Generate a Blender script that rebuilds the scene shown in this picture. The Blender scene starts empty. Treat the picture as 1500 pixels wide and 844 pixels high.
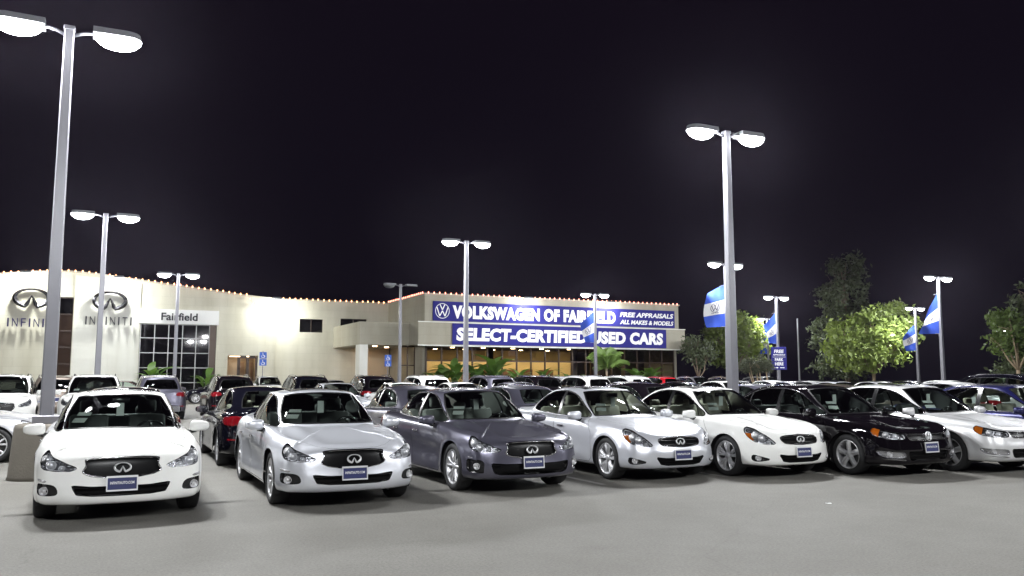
import bpy, math, random
import numpy as np
from mathutils import Vector, Matrix

random.seed(7)
rng = np.random.default_rng(7)
PI = math.pi
SC = bpy.context.scene
COL = SC.collection

# ------------------------------------------------------------------ camera, sky, exposure
# world axes: +X runs along the parking rows, +Y across them towards the showrooms
cam_data = bpy.data.cameras.new('camera')
cam_data.sensor_width = 36.0
cam_data.lens = 36.0 * 1220.0 / 1500.0
cam_data.clip_start = 0.05
cam_data.clip_end = 3000.0
cam = bpy.data.objects.new('camera', cam_data)
cam.location = (0.0, 0.0, 1.6)
cam.rotation_euler = (PI / 2 + math.atan(132 / 1220), 0.0, math.radians(-26.0))
COL.objects.link(cam)
SC.camera = cam

world = bpy.data.worlds.new('World')
SC.world = world
world.use_nodes = True
_wn, _wl = world.node_tree.nodes, world.node_tree.links
_bg = _wn['Background']
_tc = _wn.new('ShaderNodeTexCoord')
_sep = _wn.new('ShaderNodeSeparateXYZ')
_ramp = _wn.new('ShaderNodeValToRGB')
_wl.new(_tc.outputs['Generated'], _sep.inputs[0])
_wl.new(_sep.outputs['Z'], _ramp.inputs[0])
_wl.new(_ramp.outputs[0], _bg.inputs['Color'])
_ramp.color_ramp.elements[0].position = 0.0
_ramp.color_ramp.elements[0].color = (0.0030, 0.0025, 0.0056, 1)
_ramp.color_ramp.elements[1].position = 0.45
_ramp.color_ramp.elements[1].color = (0.0056, 0.0038, 0.0080, 1)
_bg.inputs['Strength'].default_value = 1.0

LAMP_WATT = 1230.0          # radiance of the parking-lot LED lenses
WALL_WATT = 1050.0          # radiance of the wall-wash flood lights

HAZE = 0.00008            # density of the haze added for lamp glow

SC.render.engine = 'CYCLES'
SC.view_settings.view_transform = 'Standard'
SC.view_settings.look = 'None'
SC.view_settings.exposure = 0.0
SC.view_settings.gamma = 1.0
SC.cycles.use_denoising = True
SC.cycles.max_bounces = 8
SC.cycles.transparent_max_bounces = 24
SC.cycles.glossy_bounces = 4
SC.cycles.diffuse_bounces = 3
SC.cycles.sample_clamp_indirect = 4.0
SC.cycles.sample_clamp_direct = 25.0
SC.cycles.volume_bounces = 0
SC.cycles.caustics_reflective = False
SC.cycles.caustics_refractive = False
SC.cycles.use_light_tree = True

# ------------------------------------------------------------------ materials
MATS = {}


def mat(name, color, rough=0.5, metal=0.0, coat=0.0, spec=0.5, noise=None, bump=None, flake=None):
    """Principled material; noise=(scale, amount) varies the colour, bump=(scale, strength)."""
    m = bpy.data.materials.new(name)
    m.use_nodes = True
    nt = m.node_tree
    p = nt.nodes['Principled BSDF']
    p.inputs['Base Color'].default_value = (*color, 1)
    p.inputs['Roughness'].default_value = rough
    p.inputs['Metallic'].default_value = metal
    p.inputs['Specular IOR Level'].default_value = spec
    p.inputs['Coat Weight'].default_value = coat
    p.inputs['Coat Roughness'].default_value = 0.04
    if noise or bump or flake:
        tc = nt.nodes.new('ShaderNodeTexCoord')
    if noise:
        n = nt.nodes.new('ShaderNodeTexNoise')
        n.inputs['Scale'].default_value = noise[0]
        n.inputs['Detail'].default_value = 6
        nt.links.new(tc.outputs['Object'], n.inputs['Vector'])
        mx = nt.nodes.new('ShaderNodeMix')
        mx.data_type = 'RGBA'
        mx.inputs[6].default_value = (*[c * (1 - noise[1]) for c in color], 1)
        mx.inputs[7].default_value = (*[min(1, c * (1 + noise[1])) for c in color], 1)
        nt.links.new(n.outputs['Fac'], mx.inputs[0])
        nt.links.new(mx.outputs[2], p.inputs['Base Color'])
    if bump:
        n = nt.nodes.new('ShaderNodeTexNoise')
        n.inputs['Scale'].default_value = bump[0]
        n.inputs['Detail'].default_value = 4
        nt.links.new(tc.outputs['Object'], n.inputs['Vector'])
        b = nt.nodes.new('ShaderNodeBump')
        b.inputs['Strength'].default_value = bump[1]
        b.inputs['Distance'].default_value = 0.01
        nt.links.new(n.outputs['Fac'], b.inputs['Height'])
        nt.links.new(b.outputs[0], p.inputs['Normal'])
    MATS[name] = m
    return m


def emit(name, color, strength):
    m = bpy.data.materials.new(name)
    m.use_nodes = True
    nt = m.node_tree
    nt.nodes.remove(nt.nodes['Principled BSDF'])
    e = nt.nodes.new('ShaderNodeEmission')
    e.inputs[0].default_value = (*color, 1)
    e.inputs[1].default_value = strength
    nt.links.new(e.outputs[0], nt.nodes['Material Output'].inputs[0])
    MATS[name] = m
    return m


def glass(name, tint, refl=1.0, ior=1.5, rough=0.0):
    """thin pane: tinted see-through with a Fresnel mirror on top."""
    m = bpy.data.materials.new(name)
    m.use_nodes = True
    nt = m.node_tree
    nt.nodes.remove(nt.nodes['Principled BSDF'])
    t = nt.nodes.new('ShaderNodeBsdfTransparent')
    t.inputs[0].default_value = (*tint, 1)
    g = nt.nodes.new('ShaderNodeBsdfGlossy')
    g.inputs['Roughness'].default_value = rough
    g.inputs[0].default_value = (refl, refl, refl, 1)
    lw = nt.nodes.new('ShaderNodeFresnel')
    lw.inputs[0].default_value = ior
    mx = nt.nodes.new('ShaderNodeMixShader')
    nt.links.new(lw.outputs[0], mx.inputs[0])
    nt.links.new(t.outputs[0], mx.inputs[1])
    nt.links.new(g.outputs[0], mx.inputs[2])
    nt.links.new(mx.outputs[0], nt.nodes['Material Output'].inputs[0])
    MATS[name] = m
    return m


def paint(name, color, metal=0.0, rough=0.35):
    """car paint: flake layer under clear coat; the inner side of the panel is dark trim."""
    m = mat(name, color, rough, metal, 1.0)
    nt = m.node_tree
    p = nt.nodes['Principled BSDF']
    if metal < 0.3:
        p.inputs['Specular IOR Level'].default_value = 0.0
    geo = nt.nodes.new('ShaderNodeNewGeometry')
    inner = nt.nodes.new('ShaderNodeBsdfDiffuse')
    inner.inputs[0].default_value = (0.03, 0.03, 0.03, 1)
    mx = nt.nodes.new('ShaderNodeMixShader')
    nt.links.new(geo.outputs['Backfacing'], mx.inputs[0])
    nt.links.new(p.outputs[0], mx.inputs[1])
    nt.links.new(inner.outputs[0], mx.inputs[2])
    nt.links.new(mx.outputs[0], nt.nodes['Material Output'].inputs[0])
    return m


mat('tyre', (0.012, 0.012, 0.013), 0.75, bump=(40, 0.2))
mat('rim', (0.74, 0.74, 0.76), 0.32, 0.75, 0.3)
mat('brake', (0.10, 0.10, 0.10), 0.5, 0.6)
mat('dark', (0.008, 0.008, 0.009), 0.6)
mat('trim', (0.012, 0.012, 0.013), 0.25, spec=0.5)
mat('chrome', (0.72, 0.72, 0.74), 0.10, 1.0)
mat('darkchrome', (0.16, 0.16, 0.17), 0.14, 1.0)
mat('grille', (0.003, 0.003, 0.0035), 0.30, spec=0.15)
mat('badge', (0.80, 0.80, 0.82), 0.34, 0.55)
mat('fog_chrome', (0.45, 0.45, 0.47), 0.2, 0.8, bump=(30, 0.6))
mat('cabin_dark', (0.045, 0.047, 0.047), 0.75)
mat('cabin_tan', (0.36, 0.33, 0.27), 0.75)
mat('cabin_grey', (0.19, 0.19, 0.18), 0.75)
mat('plate_blue', (0.022, 0.028, 0.105), 0.4)
mat('white_print', (0.75, 0.75, 0.75), 0.5)
mat('paper', (0.72, 0.74, 0.72), 0.6)
mat('amber', (0.75, 0.17, 0.01), 0.12, coat=1.0)
mat('tail_red', (0.17, 0.004, 0.008), 0.10, coat=1.0)
mat('lamp_bowl', (0.74, 0.74, 0.76), 0.20, 0.70, bump=(42, 1.0))
mat('lamp_dark', (0.14, 0.14, 0.145), 0.22, 0.7, bump=(36, 0.8))
glass('auto_glass', (0.80, 0.88, 0.84))
glass('auto_glass_dark', (0.12, 0.13, 0.13))
glass('lens', (0.92, 0.93, 0.95), ior=1.45)
emit('reflector_lit', (1.0, 0.05, 0.04), 1.2)
paint('paint_white', (0.80, 0.80, 0.78), 0.0, 0.35)
paint('paint_silver', (0.74, 0.755, 0.81), 0.55, 0.32)
paint('paint_palesilver', (0.66, 0.66, 0.67), 0.45, 0.36)
paint('paint_midsilver', (0.42, 0.42, 0.44), 0.5, 0.35)
paint('paint_grey', (0.104, 0.101, 0.136), 0.60, 0.32)
paint('paint_midgrey', (0.20, 0.20, 0.22), 0.6, 0.34)
paint('paint_black', (0.004, 0.003, 0.0045), 0.0, 0.25)
paint('paint_navy', (0.0035, 0.0035, 0.007), 0.0, 0.3)
paint('paint_blue', (0.007, 0.008, 0.070), 0.4, 0.33)
paint('paint_brown', (0.10, 0.055, 0.045), 0.5, 0.35)
paint('paint_red', (0.45, 0.012, 0.020), 0.1, 0.3)
paint('paint_bronze', (0.16, 0.13, 0.11), 0.5, 0.35)


# ------------------------------------------------------------------ object helpers
def link(name, me, material=None, parent=None, loc=None, rot=None):
    o = bpy.data.objects.new(name, me)
    COL.objects.link(o)
    if material is not None:
        m = MATS[material] if isinstance(material, str) else material
        if len(me.materials) == 0:
            me.materials.append(m)
    if parent is not None:
        o.parent = parent
    if loc is not None:
        o.location = loc
    if rot is not None:
        o.rotation_euler = rot
    return o


def empty(name, loc=(0, 0, 0), rz=0.0):
    o = bpy.data.objects.new(name, None)
    o.empty_display_size = 0.1
    o.location = loc
    o.rotation_euler = (0, 0, rz)
    COL.objects.link(o)
    return o


def tag(o, label=None, cat=None, group=None, kind=None):
    if label:
        o['label'] = label
    if cat:
        o['category'] = cat
    if group:
        o['group'] = group
    if kind:
        o['kind'] = kind
    return o


def mesh_of(verts, faces, smooth=False, name='mesh'):
    me = bpy.data.meshes.new(name)
    me.from_pydata([tuple(map(float, v)) for v in verts], [], [tuple(int(i) for i in f) for f in faces])
    me.update()
    if smooth:
        me.polygons.foreach_set('use_smooth', [True] * len(me.polygons))
    return me


class MB:
    """collects simple solids into one mesh"""

    def __init__(self):
        self.v, self.f = [], []

    def add(self, v, f):
        n = len(self.v)
        self.v += [tuple(p) for p in v]
        self.f += [tuple(i + n for i in q) for q in f]
        return self

    def box(self, x0, x1, y0, y1, z0, z1, M=None):
        v = [Vector(p) for p in ((x0, y0, z0), (x1, y0, z0), (x1, y1, z0), (x0, y1, z0), (x0, y0, z1), (x1, y0, z1), (x1, y1, z1), (x0, y1, z1))]
        if M is not None:
            v = [M @ p for p in v]
        return self.add(v, [(3, 2, 1, 0), (4, 5, 6, 7), (0, 1, 5, 4), (1, 2, 6, 5), (2, 3, 7, 6), (3, 0, 4, 7)])

    def rbox(self, x0, x1, y0, y1, z0, z1, r=0.02, M=None, n=3):
        """box with rounded edges (superellipsoid-like shell)"""
        cx, cy, cz = (x0 + x1) / 2, (y0 + y1) / 2, (z0 + z1) / 2
        hx, hy, hz = (x1 - x0) / 2 - r, (y1 - y0) / 2 - r, (z1 - z0) / 2 - r
        nu, nv = 4 * n, 2 * n + 1
        v, f = [], []
        for j in range(nv + 1):
            ph = -PI / 2 + PI * j / nv
            for i in range(nu):
                th = 2 * PI * (i + 0.5) / nu
                d = Vector((math.cos(ph) * math.cos(th), math.cos(ph) * math.sin(th), math.sin(ph)))
                p = Vector((cx + math.copysign(hx, d.x) + r * d.x, cy + math.copysign(hy, d.y) + r * d.y, cz + math.copysign(hz, d.z) + r * d.z))
                v.append(M @ p if M is not None else p)
        for j in range(nv):
            for i in range(nu):
                f.append((j * nu + i, j * nu + (i + 1) % nu, (j + 1) * nu + (i + 1) % nu, (j + 1) * nu + i))
        f.append(tuple(reversed(range(nu))))
        f.append(tuple(nv * nu + i for i in range(nu)))
        return self.add(v, f)

    def tube(self, pts, rad, n=8, cap=True):
        pts = [Vector(p) for p in pts]
        rad = rad if isinstance(rad, (list, tuple)) else [rad] * len(pts)
        v, f = [], []
        for i, p in enumerate(pts):
            d = (pts[min(i + 1, len(pts) - 1)] - pts[max(i - 1, 0)]).normalized()
            a = d.orthogonal().normalized() if abs(d.z) < 0.9 else Vector((1, 0, 0))
            a = (a - d * a.dot(d)).normalized()
            b = d.cross(a)
            for k in range(n):
                t = 2 * PI * k / n
                v.append(p + (a * math.cos(t) + b * math.sin(t)) * rad[i])
        for i in range(len(pts) - 1):
            for k in range(n):
                f.append((i * n + k, i * n + (k + 1) % n, (i + 1) * n + (k + 1) % n, (i + 1) * n + k))
        if cap:
            f.append(tuple(reversed(range(n))))
            f.append(tuple((len(pts) - 1) * n + k for k in range(n)))
        return self.add(v, f)

    def lathe(self, prof, n=32, axis='z', M=None, close=False):
        """prof = [(radius, height)]"""
        v, f = [], []
        for r, h in prof:
            for k in range(n):
                t = 2 * PI * k / n
                c, s = r * math.cos(t), r * math.sin(t)
                p = Vector((c, s, h)) if axis == 'z' else Vector((c, h, s))
                v.append(M @ p if M is not None else p)
        m = len(prof)
        for i in range(m - 1 + (1 if close else 0)):
            for k in range(n):
                q = (i * n + k, i * n + (k + 1) % n, ((i + 1) % m) * n + (k + 1) % n, ((i + 1) % m) * n + k)
                f.append(q if axis == 'z' else q[::-1])
        return self.add(v, f)

    def me(self, smooth=False):
        return mesh_of(self.v, self.f, smooth)

    def obj(self, name, material, parent=None, smooth=False, loc=None, rot=None):
        return link(name, self.me(smooth), material, parent, loc, rot)


def ribbon(mb, pts, widths, depth, closed=False, bevel=0.0, to3=None):
    """flat variable-width stroke in 2-D, extruded; to3 maps (u, v, h) to 3-D"""
    n = len(pts)
    L, R = [], []
    for i in range(n):
        a = pts[(i - 1) % n] if (closed or i > 0) else pts[i]
        b = pts[(i + 1) % n] if (closed or i < n - 1) else pts[i]
        dx, dy = b[0] - a[0], b[1] - a[1]
        l = math.hypot(dx, dy) or 1
        nx, ny = -dy / l, dx / l
        w = widths[i] / 2
        L.append((pts[i][0] + nx * w, pts[i][1] + ny * w))
        R.append((pts[i][0] - nx * w, pts[i][1] - ny * w))
    v, f = [], []
    for i in range(n):
        cx, cy = pts[i]
        for (x, y), h in ((L[i], 0), (L[i], depth * (1 - bevel)), ((cx, cy), depth), (R[i], depth * (1 - bevel)), (R[i], 0)):
            v.append(to3(x, y, h))
    for i in range(n if closed else n - 1):
        j = (i + 1) % n
        for k in range(4):
            f.append((i * 5 + k, j * 5 + k, j * 5 + k + 1, i * 5 + k + 1))
    if not closed:
        f.append((4, 3, 2, 1, 0))
        f.append(tuple((n - 1) * 5 + k for k in range(5)))
    mb.add(v, f)


def oval_emblem(mb, s, depth, to3):
    """ring broken by a road that narrows towards the middle"""
    P, Wd = [], []
    a, b = 1.0, 0.60
    P.append((0.0, 0.16)); Wd.append(0.05)
    P.append((-0.10, -0.05)); Wd.append(0.13)
    P.append((-0.25, -0.42)); Wd.append(0.24)
    n = 26
    for i in range(n + 1):
        t = math.radians(-112) - math.radians(316) * i / n
        x, y = 0.93 * math.cos(t), 0.56 * math.sin(t)
        low = max(0.0, -y / 0.56)
        w = 0.12 + 0.18 * abs(x) * (0.4 + 0.6 * max(0, 0.5 - y)) + 0.08 * low
        P.append((x, y)); Wd.append(w)
    P.append((0.25, -0.42)); Wd.append(0.24)
    P.append((0.10, -0.05)); Wd.append(0.13)
    P.append((0.0, 0.16)); Wd.append(0.05)
    ribbon(mb, [(x * s, y * s) for x, y in P], [w * s for w in Wd], depth, False, 0.45, to3)


def round_emblem(mb, s, depth, to3, ring=0.10, bar=0.155):
    n = 40
    ribbon(mb, [(s * 0.93 * math.cos(2 * PI * i / n), s * 0.93 * math.sin(2 * PI * i / n)) for i in range(n)], [ring * s] * n, depth, True, 0.2, to3)
    for pts in ([(-0.32, 0.80), (0.0, 0.14), (0.32, 0.80)], [(-0.74, 0.46), (-0.36, -0.66), (0.0, 0.02), (0.36, -0.66), (0.74, 0.46)]):
        for a, b in zip(pts[:-1], pts[1:]):
            ribbon(mb, [(a[0] * s, a[1] * s), (b[0] * s, b[1] * s)], [bar * s] * 2, depth, False, 0.15, to3)


def text_mesh(body, size=1.0, width=None, extrude=0.01, weight=0.0, shear=0.0, spacing=1.0, height=None):
    """lettering as a mesh in its own XY plane, left-bottom at the origin, fitted to width/height"""
    cu = bpy.data.curves.new('lettering', 'FONT')
    cu.body = body
    cu.size = size
    cu.extrude = 0.0
    cu.offset = weight
    cu.shear = shear
    cu.space_character = spacing
    cu.resolution_u = 3
    o = bpy.data.objects.new('lettering', cu)
    COL.objects.link(o)
    dg = bpy.context.evaluated_depsgraph_get()
    me = bpy.data.meshes.new_from_object(o.evaluated_get(dg))
    bpy.data.objects.remove(o)
    bpy.data.curves.remove(cu)
    n = len(me.vertices)
    co = np.empty(n * 3)
    me.vertices.foreach_get('co', co)
    co = co.reshape(-1, 3)
    co[:, :2] -= co[:, :2].min(0)
    ext = co[:, :2].max(0)
    if width:
        co[:, 0] *= width / ext[0]
    if height:
        co[:, 1] *= height / ext[1]
    faces = [tuple(p.vertices) for p in me.polygons]
    bpy.data.meshes.remove(me)
    # extrude by hand: front faces plus side walls along boundary edges
    v = [(x, y, extrude) for x, y, _ in co] + [(x, y, 0.0) for x, y, _ in co]
    from collections import Counter
    cnt = Counter()
    for f in faces:
        for a, b in zip(f, f[1:] + f[:1]):
            cnt[(min(a, b), max(a, b))] += 1
    f2 = list(faces)
    for f in faces:
        for a, b in zip(f, f[1:] + f[:1]):
            if cnt[(min(a, b), max(a, b))] == 1:
                f2.append((b, a, a + n, b + n))
    return v, f2


# ------------------------------------------------------------------ car builder: smooth shells cut along drawn outlines
class PM:
    def __init__(self, v, a, f):
        self.v, self.a, self.f = np.asarray(v, float).reshape(-1, 3), np.asarray(a, float), f


def split(pm, val):
    """cut a shell along val = 0; returns (val < 0 side, val >= 0 side)"""
    val = np.where(np.abs(val) < 1e-7, 1e-7, val)
    neg = val < 0
    if neg.all():
        return pm, PM(np.zeros((0, 3)), np.zeros((0, pm.a.shape[1])), [])
    if not neg.any():
        return PM(np.zeros((0, 3)), np.zeros((0, pm.a.shape[1])), []), pm
    nv, na, cut = [], [], {}
    base = len(pm.v)
    V, A = pm.v, pm.a
    fin, fout = [], []
    for f in pm.f:
        k = [neg[i] for i in f]
        if all(k):
            fin.append(f)
        elif not any(k):
            fout.append(f)
        else:
            pi, po = [], []
            m = len(f)
            for q in range(m):
                i, j = f[q], f[(q + 1) % m]
                (pi if neg[i] else po).append(i)
                if neg[i] != neg[j]:
                    key = (i, j) if i < j else (j, i)
                    c = cut.get(key)
                    if c is None:
                        t = val[i] / (val[i] - val[j])
                        c = base + len(nv)
                        nv.append(V[i] + (V[j] - V[i]) * t)
                        na.append(A[i] + (A[j] - A[i]) * t)
                        cut[key] = c
                    pi.append(c)
                    po.append(c)
            if len(pi) > 2:
                fin.append(tuple(pi))
            if len(po) > 2:
                fout.append(tuple(po))
    V2 = np.vstack([V, np.array(nv).reshape(-1, 3)]) if nv else V
    A2 = np.vstack([A, np.array(na).reshape(-1, A.shape[1])]) if nv else A
    return compact(PM(V2, A2, fin)), compact(PM(V2, A2, fout))


def compact(pm):
    if not pm.f:
        return PM(np.zeros((0, 3)), np.zeros((0, pm.a.shape[1])), [])
    used = np.zeros(len(pm.v), bool)
    for f in pm.f:
        for i in f:
            used[i] = True
    m = np.cumsum(used) - 1
    return PM(pm.v[used], pm.a[used], [tuple(int(m[i]) for i in f) for f in pm.f])


def mirror(pm):
    v = pm.v.copy()
    v[:, 1] *= -1
    return PM(v, pm.a, [f[::-1] for f in pm.f])


def join(*ps):
    v, a, f, n = [], [], [], 0
    for p in ps:
        if not len(p.v):
            continue
        v.append(p.v); a.append(p.a)
        f += [tuple(i + n for i in q) for q in p.f]
        n += len(p.v)
    return PM(np.vstack(v), np.vstack(a), f)


def both(pm):
    """half plus its mirror image, welded on the middle line"""
    q = join(pm, mirror(pm))
    n = len(pm.v)
    remap = np.arange(len(q.v))
    mid = np.where(np.abs(pm.v[:, 1]) < 1e-4)[0]
    remap[mid + n] = mid
    return compact(PM(q.v, q.a, [tuple(int(remap[i]) for i in f) for f in q.f]))


def normals(pm):
    n = np.zeros_like(pm.v)
    for f in pm.f:
        a, b, c = pm.v[f[0]], pm.v[f[1]], pm.v[f[2]]
        k = np.cross(b - a, c - a)
        if len(f) > 3:
            k = k + np.cross(pm.v[f[2]] - a, pm.v[f[3]] - a)
        for i in f:
            n[i] += k
    l = np.linalg.norm(n, axis=1)
    l[l == 0] = 1
    return n / l[:, None]


def offset(pm, d, skirt=False):
    """move a shell along its normals; skirt closes the rim back to where it was"""
    n = normals(pm)
    v2 = pm.v + n * d
    if not skirt:
        return PM(v2, pm.a, list(pm.f))
    cnt = {}
    for f in pm.f:
        for a, b in zip(f, f[1:] + f[:1]):
            cnt[(a, b)] = 1
    N = len(pm.v)
    fs = list(pm.f)
    for (a, b) in cnt:
        if (b, a) not in cnt:
            fs.append((b, a, a + N, b + N) if d > 0 else (a + N, b + N, b, a))
    return compact(PM(np.vstack([v2, pm.v]), np.vstack([pm.a, pm.a]), fs))


def poly_sdf(P, poly):
    """signed distance (negative inside) of 2-D points to a polygon"""
    P = np.asarray(P, float)
    poly = np.asarray(poly, float)
    d = np.full(len(P), 1e9)
    ins = np.zeros(len(P), bool)
    n = len(poly)
    for i in range(n):
        a, b = poly[i], poly[(i + 1) % n]
        e = b - a
        w = P - a
        t = np.clip((w @ e) / max(e @ e, 1e-12), 0, 1)
        d = np.minimum(d, np.linalg.norm(w - t[:, None] * e, axis=1))
        c = ((a[1] <= P[:, 1]) & (b[1] > P[:, 1])) | ((b[1] <= P[:, 1]) & (a[1] > P[:, 1]))
        if abs(e[1]) > 1e-12:
            xi = a[0] + (P[:, 1] - a[1]) / e[1] * e[0]
            ins ^= c & (P[:, 0] < xi)
    return np.where(ins, -d, d)


def smooth_poly(pts, n=6, closed=True):
    """Catmull-Rom through the points"""
    pts = np.asarray(pts, float)
    out = []
    m = len(pts)
    rngi = range(m) if closed else range(m - 1)
    for i in rngi:
        if closed:
            p0, p1, p2, p3 = pts[(i - 1) % m], pts[i], pts[(i + 1) % m], pts[(i + 2) % m]
        else:
            p1, p2 = pts[i], pts[i + 1]
            p0 = pts[i - 1] if i > 0 else 2 * p1 - p2
            p3 = pts[i + 2] if i + 2 < m else 2 * p2 - p1
        for k in range(n):
            t = k / n
            out.append(0.5 * (2 * p1 + (p2 - p0) * t + (2 * p0 - 5 * p1 + 4 * p2 - p3) * t * t + (3 * p1 - p0 - 3 * p2 + p3) * t ** 3))
    if not closed:
        out.append(pts[-1])
    return np.array(out)


def pchip(xk, yk, x):
    """monotone cubic through (xk, yk); yk may have trailing axes"""
    xk, yk, x = np.asarray(xk, float), np.asarray(yk, float), np.asarray(x, float)
    sh = yk.shape[1:]
    y = yk.reshape(len(xk), -1)
    h = np.diff(xk)[:, None]
    dl = np.diff(y, axis=0) / h
    d = np.zeros_like(y)
    s = np.sign(dl[:-1]) * np.sign(dl[1:]) > 0
    w1 = 2 * h[1:] + h[:-1]
    w2 = h[1:] + 2 * h[:-1]
    with np.errstate(divide='ignore', invalid='ignore'):
        dd = (w1 + w2) / (w1 / dl[:-1] + w2 / dl[1:])
    d[1:-1] = np.where(s, dd, 0)
    d[0], d[-1] = dl[0], dl[-1]
    i = np.clip(np.searchsorted(xk, x) - 1, 0, len(xk) - 2)
    t = ((x - xk[i]) / (xk[i + 1] - xk[i]))[:, None]
    hh = h[i]
    r = (y[i] * (1 + 2 * t) * (1 - t) ** 2 + d[i] * hh * t * (1 - t) ** 2 + y[i + 1] * t * t * (3 - 2 * t) + d[i + 1] * hh * t * t * (t - 1))
    return r.reshape((len(x),) + sh)


def grid_faces(nu, nv):
    return [(i * nv + j, (i + 1) * nv + j, (i + 1) * nv + j + 1, i * nv + j + 1) for i in range(nu - 1) for j in range(nv - 1)]


def body_shell(C):
    """lower body, left half: fascia + flank as one wrap, then hood and deck towards the middle line"""
    st = C['stations']
    plan = np.array([(s[0], s[1]) for s in st])
    fine = smooth_poly(np.vstack([plan[1] * [1, -1], plan, plan[-2] * [1, -1]]), 40, closed=False)
    i0 = 40
    fine = fine[i0:len(fine) - 40]
    seg = np.r_[0, np.cumsum(np.linalg.norm(np.diff(fine, axis=0), axis=1))]
    key = seg[[i * 40 for i in range(len(plan))]]
    total = seg[-1]
    # denser where the nose, lamps and arches are
    sg = [0.0]
    while sg[-1] < total:
        s = sg[-1]
        sg.append(s + (0.022 if s < 1.9 or s > total - 1.6 else 0.03))
    sg = np.array(sg)
    sg *= total / sg[-1]
    x = np.interp(sg, seg, fine[:, 0])
    y = np.interp(sg, seg, fine[:, 1])
    tx, ty = np.gradient(x, sg), np.gradient(y, sg)
    l = np.hypot(tx, ty)
    nx, ny = ty / l, -tx / l
    nx, ny = np.where(True, nx, nx), np.where(True, ny, ny)
    sgn = np.where(nx * x + ny * y < 0, -1, 1)
    nx, ny = nx * sgn, ny * sgn
    nx[0], ny[0] = 1, 0
    nx[-1], ny[-1] = -1, 0
    prof = pchip(key, np.array([s[2] for s in st]), sg)          # (ns, NP, 2)
    NP = prof.shape[1]
    sub = C.get('sub', 4)
    tl = np.linspace(0, NP - 1, (NP - 1) * sub + 1)
    # Catmull-Rom along each profile
    k = np.clip(tl.astype(int), 0, NP - 2)
    t = (tl - k)[None, :, None]
    p1, p2 = prof[:, k], prof[:, k + 1]
    p0 = np.where((k > 0)[None, :, None], prof[:, np.maximum(k - 1, 0)], 2 * p1 - p2)
    p3 = np.where((k < NP - 2)[None, :, None], prof[:, np.minimum(k + 2, NP - 1)], 2 * p2 - p1)
    pr = 0.5 * (2 * p1 + (p2 - p0) * t + (2 * p0 - 5 * p1 + 4 * p2 - p3) * t * t + (3 * p1 - p0 - 3 * p2 + p3) * t ** 3)
    X = x[:, None] - nx[:, None] * pr[:, :, 0]
    Y = y[:, None] - ny[:, None] * pr[:, :, 0]
    Z = pr[:, :, 1]
    Y = np.maximum(Y, 0)
    # flare round the arches
    for wx in (C['wf'], C['wr']):
        d = np.hypot(X - wx, Z - C['R'])
        Y = Y + C.get('flare', 0.014) * np.exp(-((d - C['Ra'] - 0.02) / 0.055) ** 2) * (Z < 0.95) * (Y > 0.5)
    # top
    nt = C.get('ntop', 14)
    r = (np.arange(1, nt + 1) / nt)[None, :]
    x1, y1, z1 = X[:, -1:], Y[:, -1:], Z[:, -1:]
    xs = np.clip(x1, C['spine_rear'], C['spine_front'])
    XT = x1 + (xs - x1) * r
    YT = y1 * (1 - r)
    sp = np.array(C['spine'])[::-1]
    zc = pchip(sp[:, 0], sp[:, 1], np.clip(XT, sp[0, 0], sp[-1, 0]).ravel()).reshape(XT.shape)
    ease = 1 - (1 - r) ** C.get('crown', 2.2)
    ZT = z1 + (zc - z1) * ease
    for (yc, w, h, xa, xb) in C.get('creases', []):
        m = 1 / (1 + np.exp(-(XT - xa) / 0.06)) * 1 / (1 + np.exp((XT - xb) / 0.06))
        ycx = yc(XT) if callable(yc) else yc
        ZT = ZT + h * m * np.exp(-((YT - ycx) / w) ** 2)
    XX, YY, ZZ = np.hstack([X, XT]), np.hstack([Y, YT]), np.hstack([Z, ZT])
    T = np.hstack([np.tile(tl / (NP - 1), (len(sg), 1)), np.tile(1 + r, (len(sg), 1))])
    S = np.tile(sg[:, None], (1, XX.shape[1]))
    v = np.stack([XX, YY, ZZ], -1).reshape(-1, 3)
    v[:XX.shape[1], 1] = 0
    v[-XX.shape[1]:, 1] = 0
    a = np.stack([S, T], -1).reshape(-1, 2)
    pm = PM(v, a, grid_faces(*XX.shape))
    pm.total = total
    return pm


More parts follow.
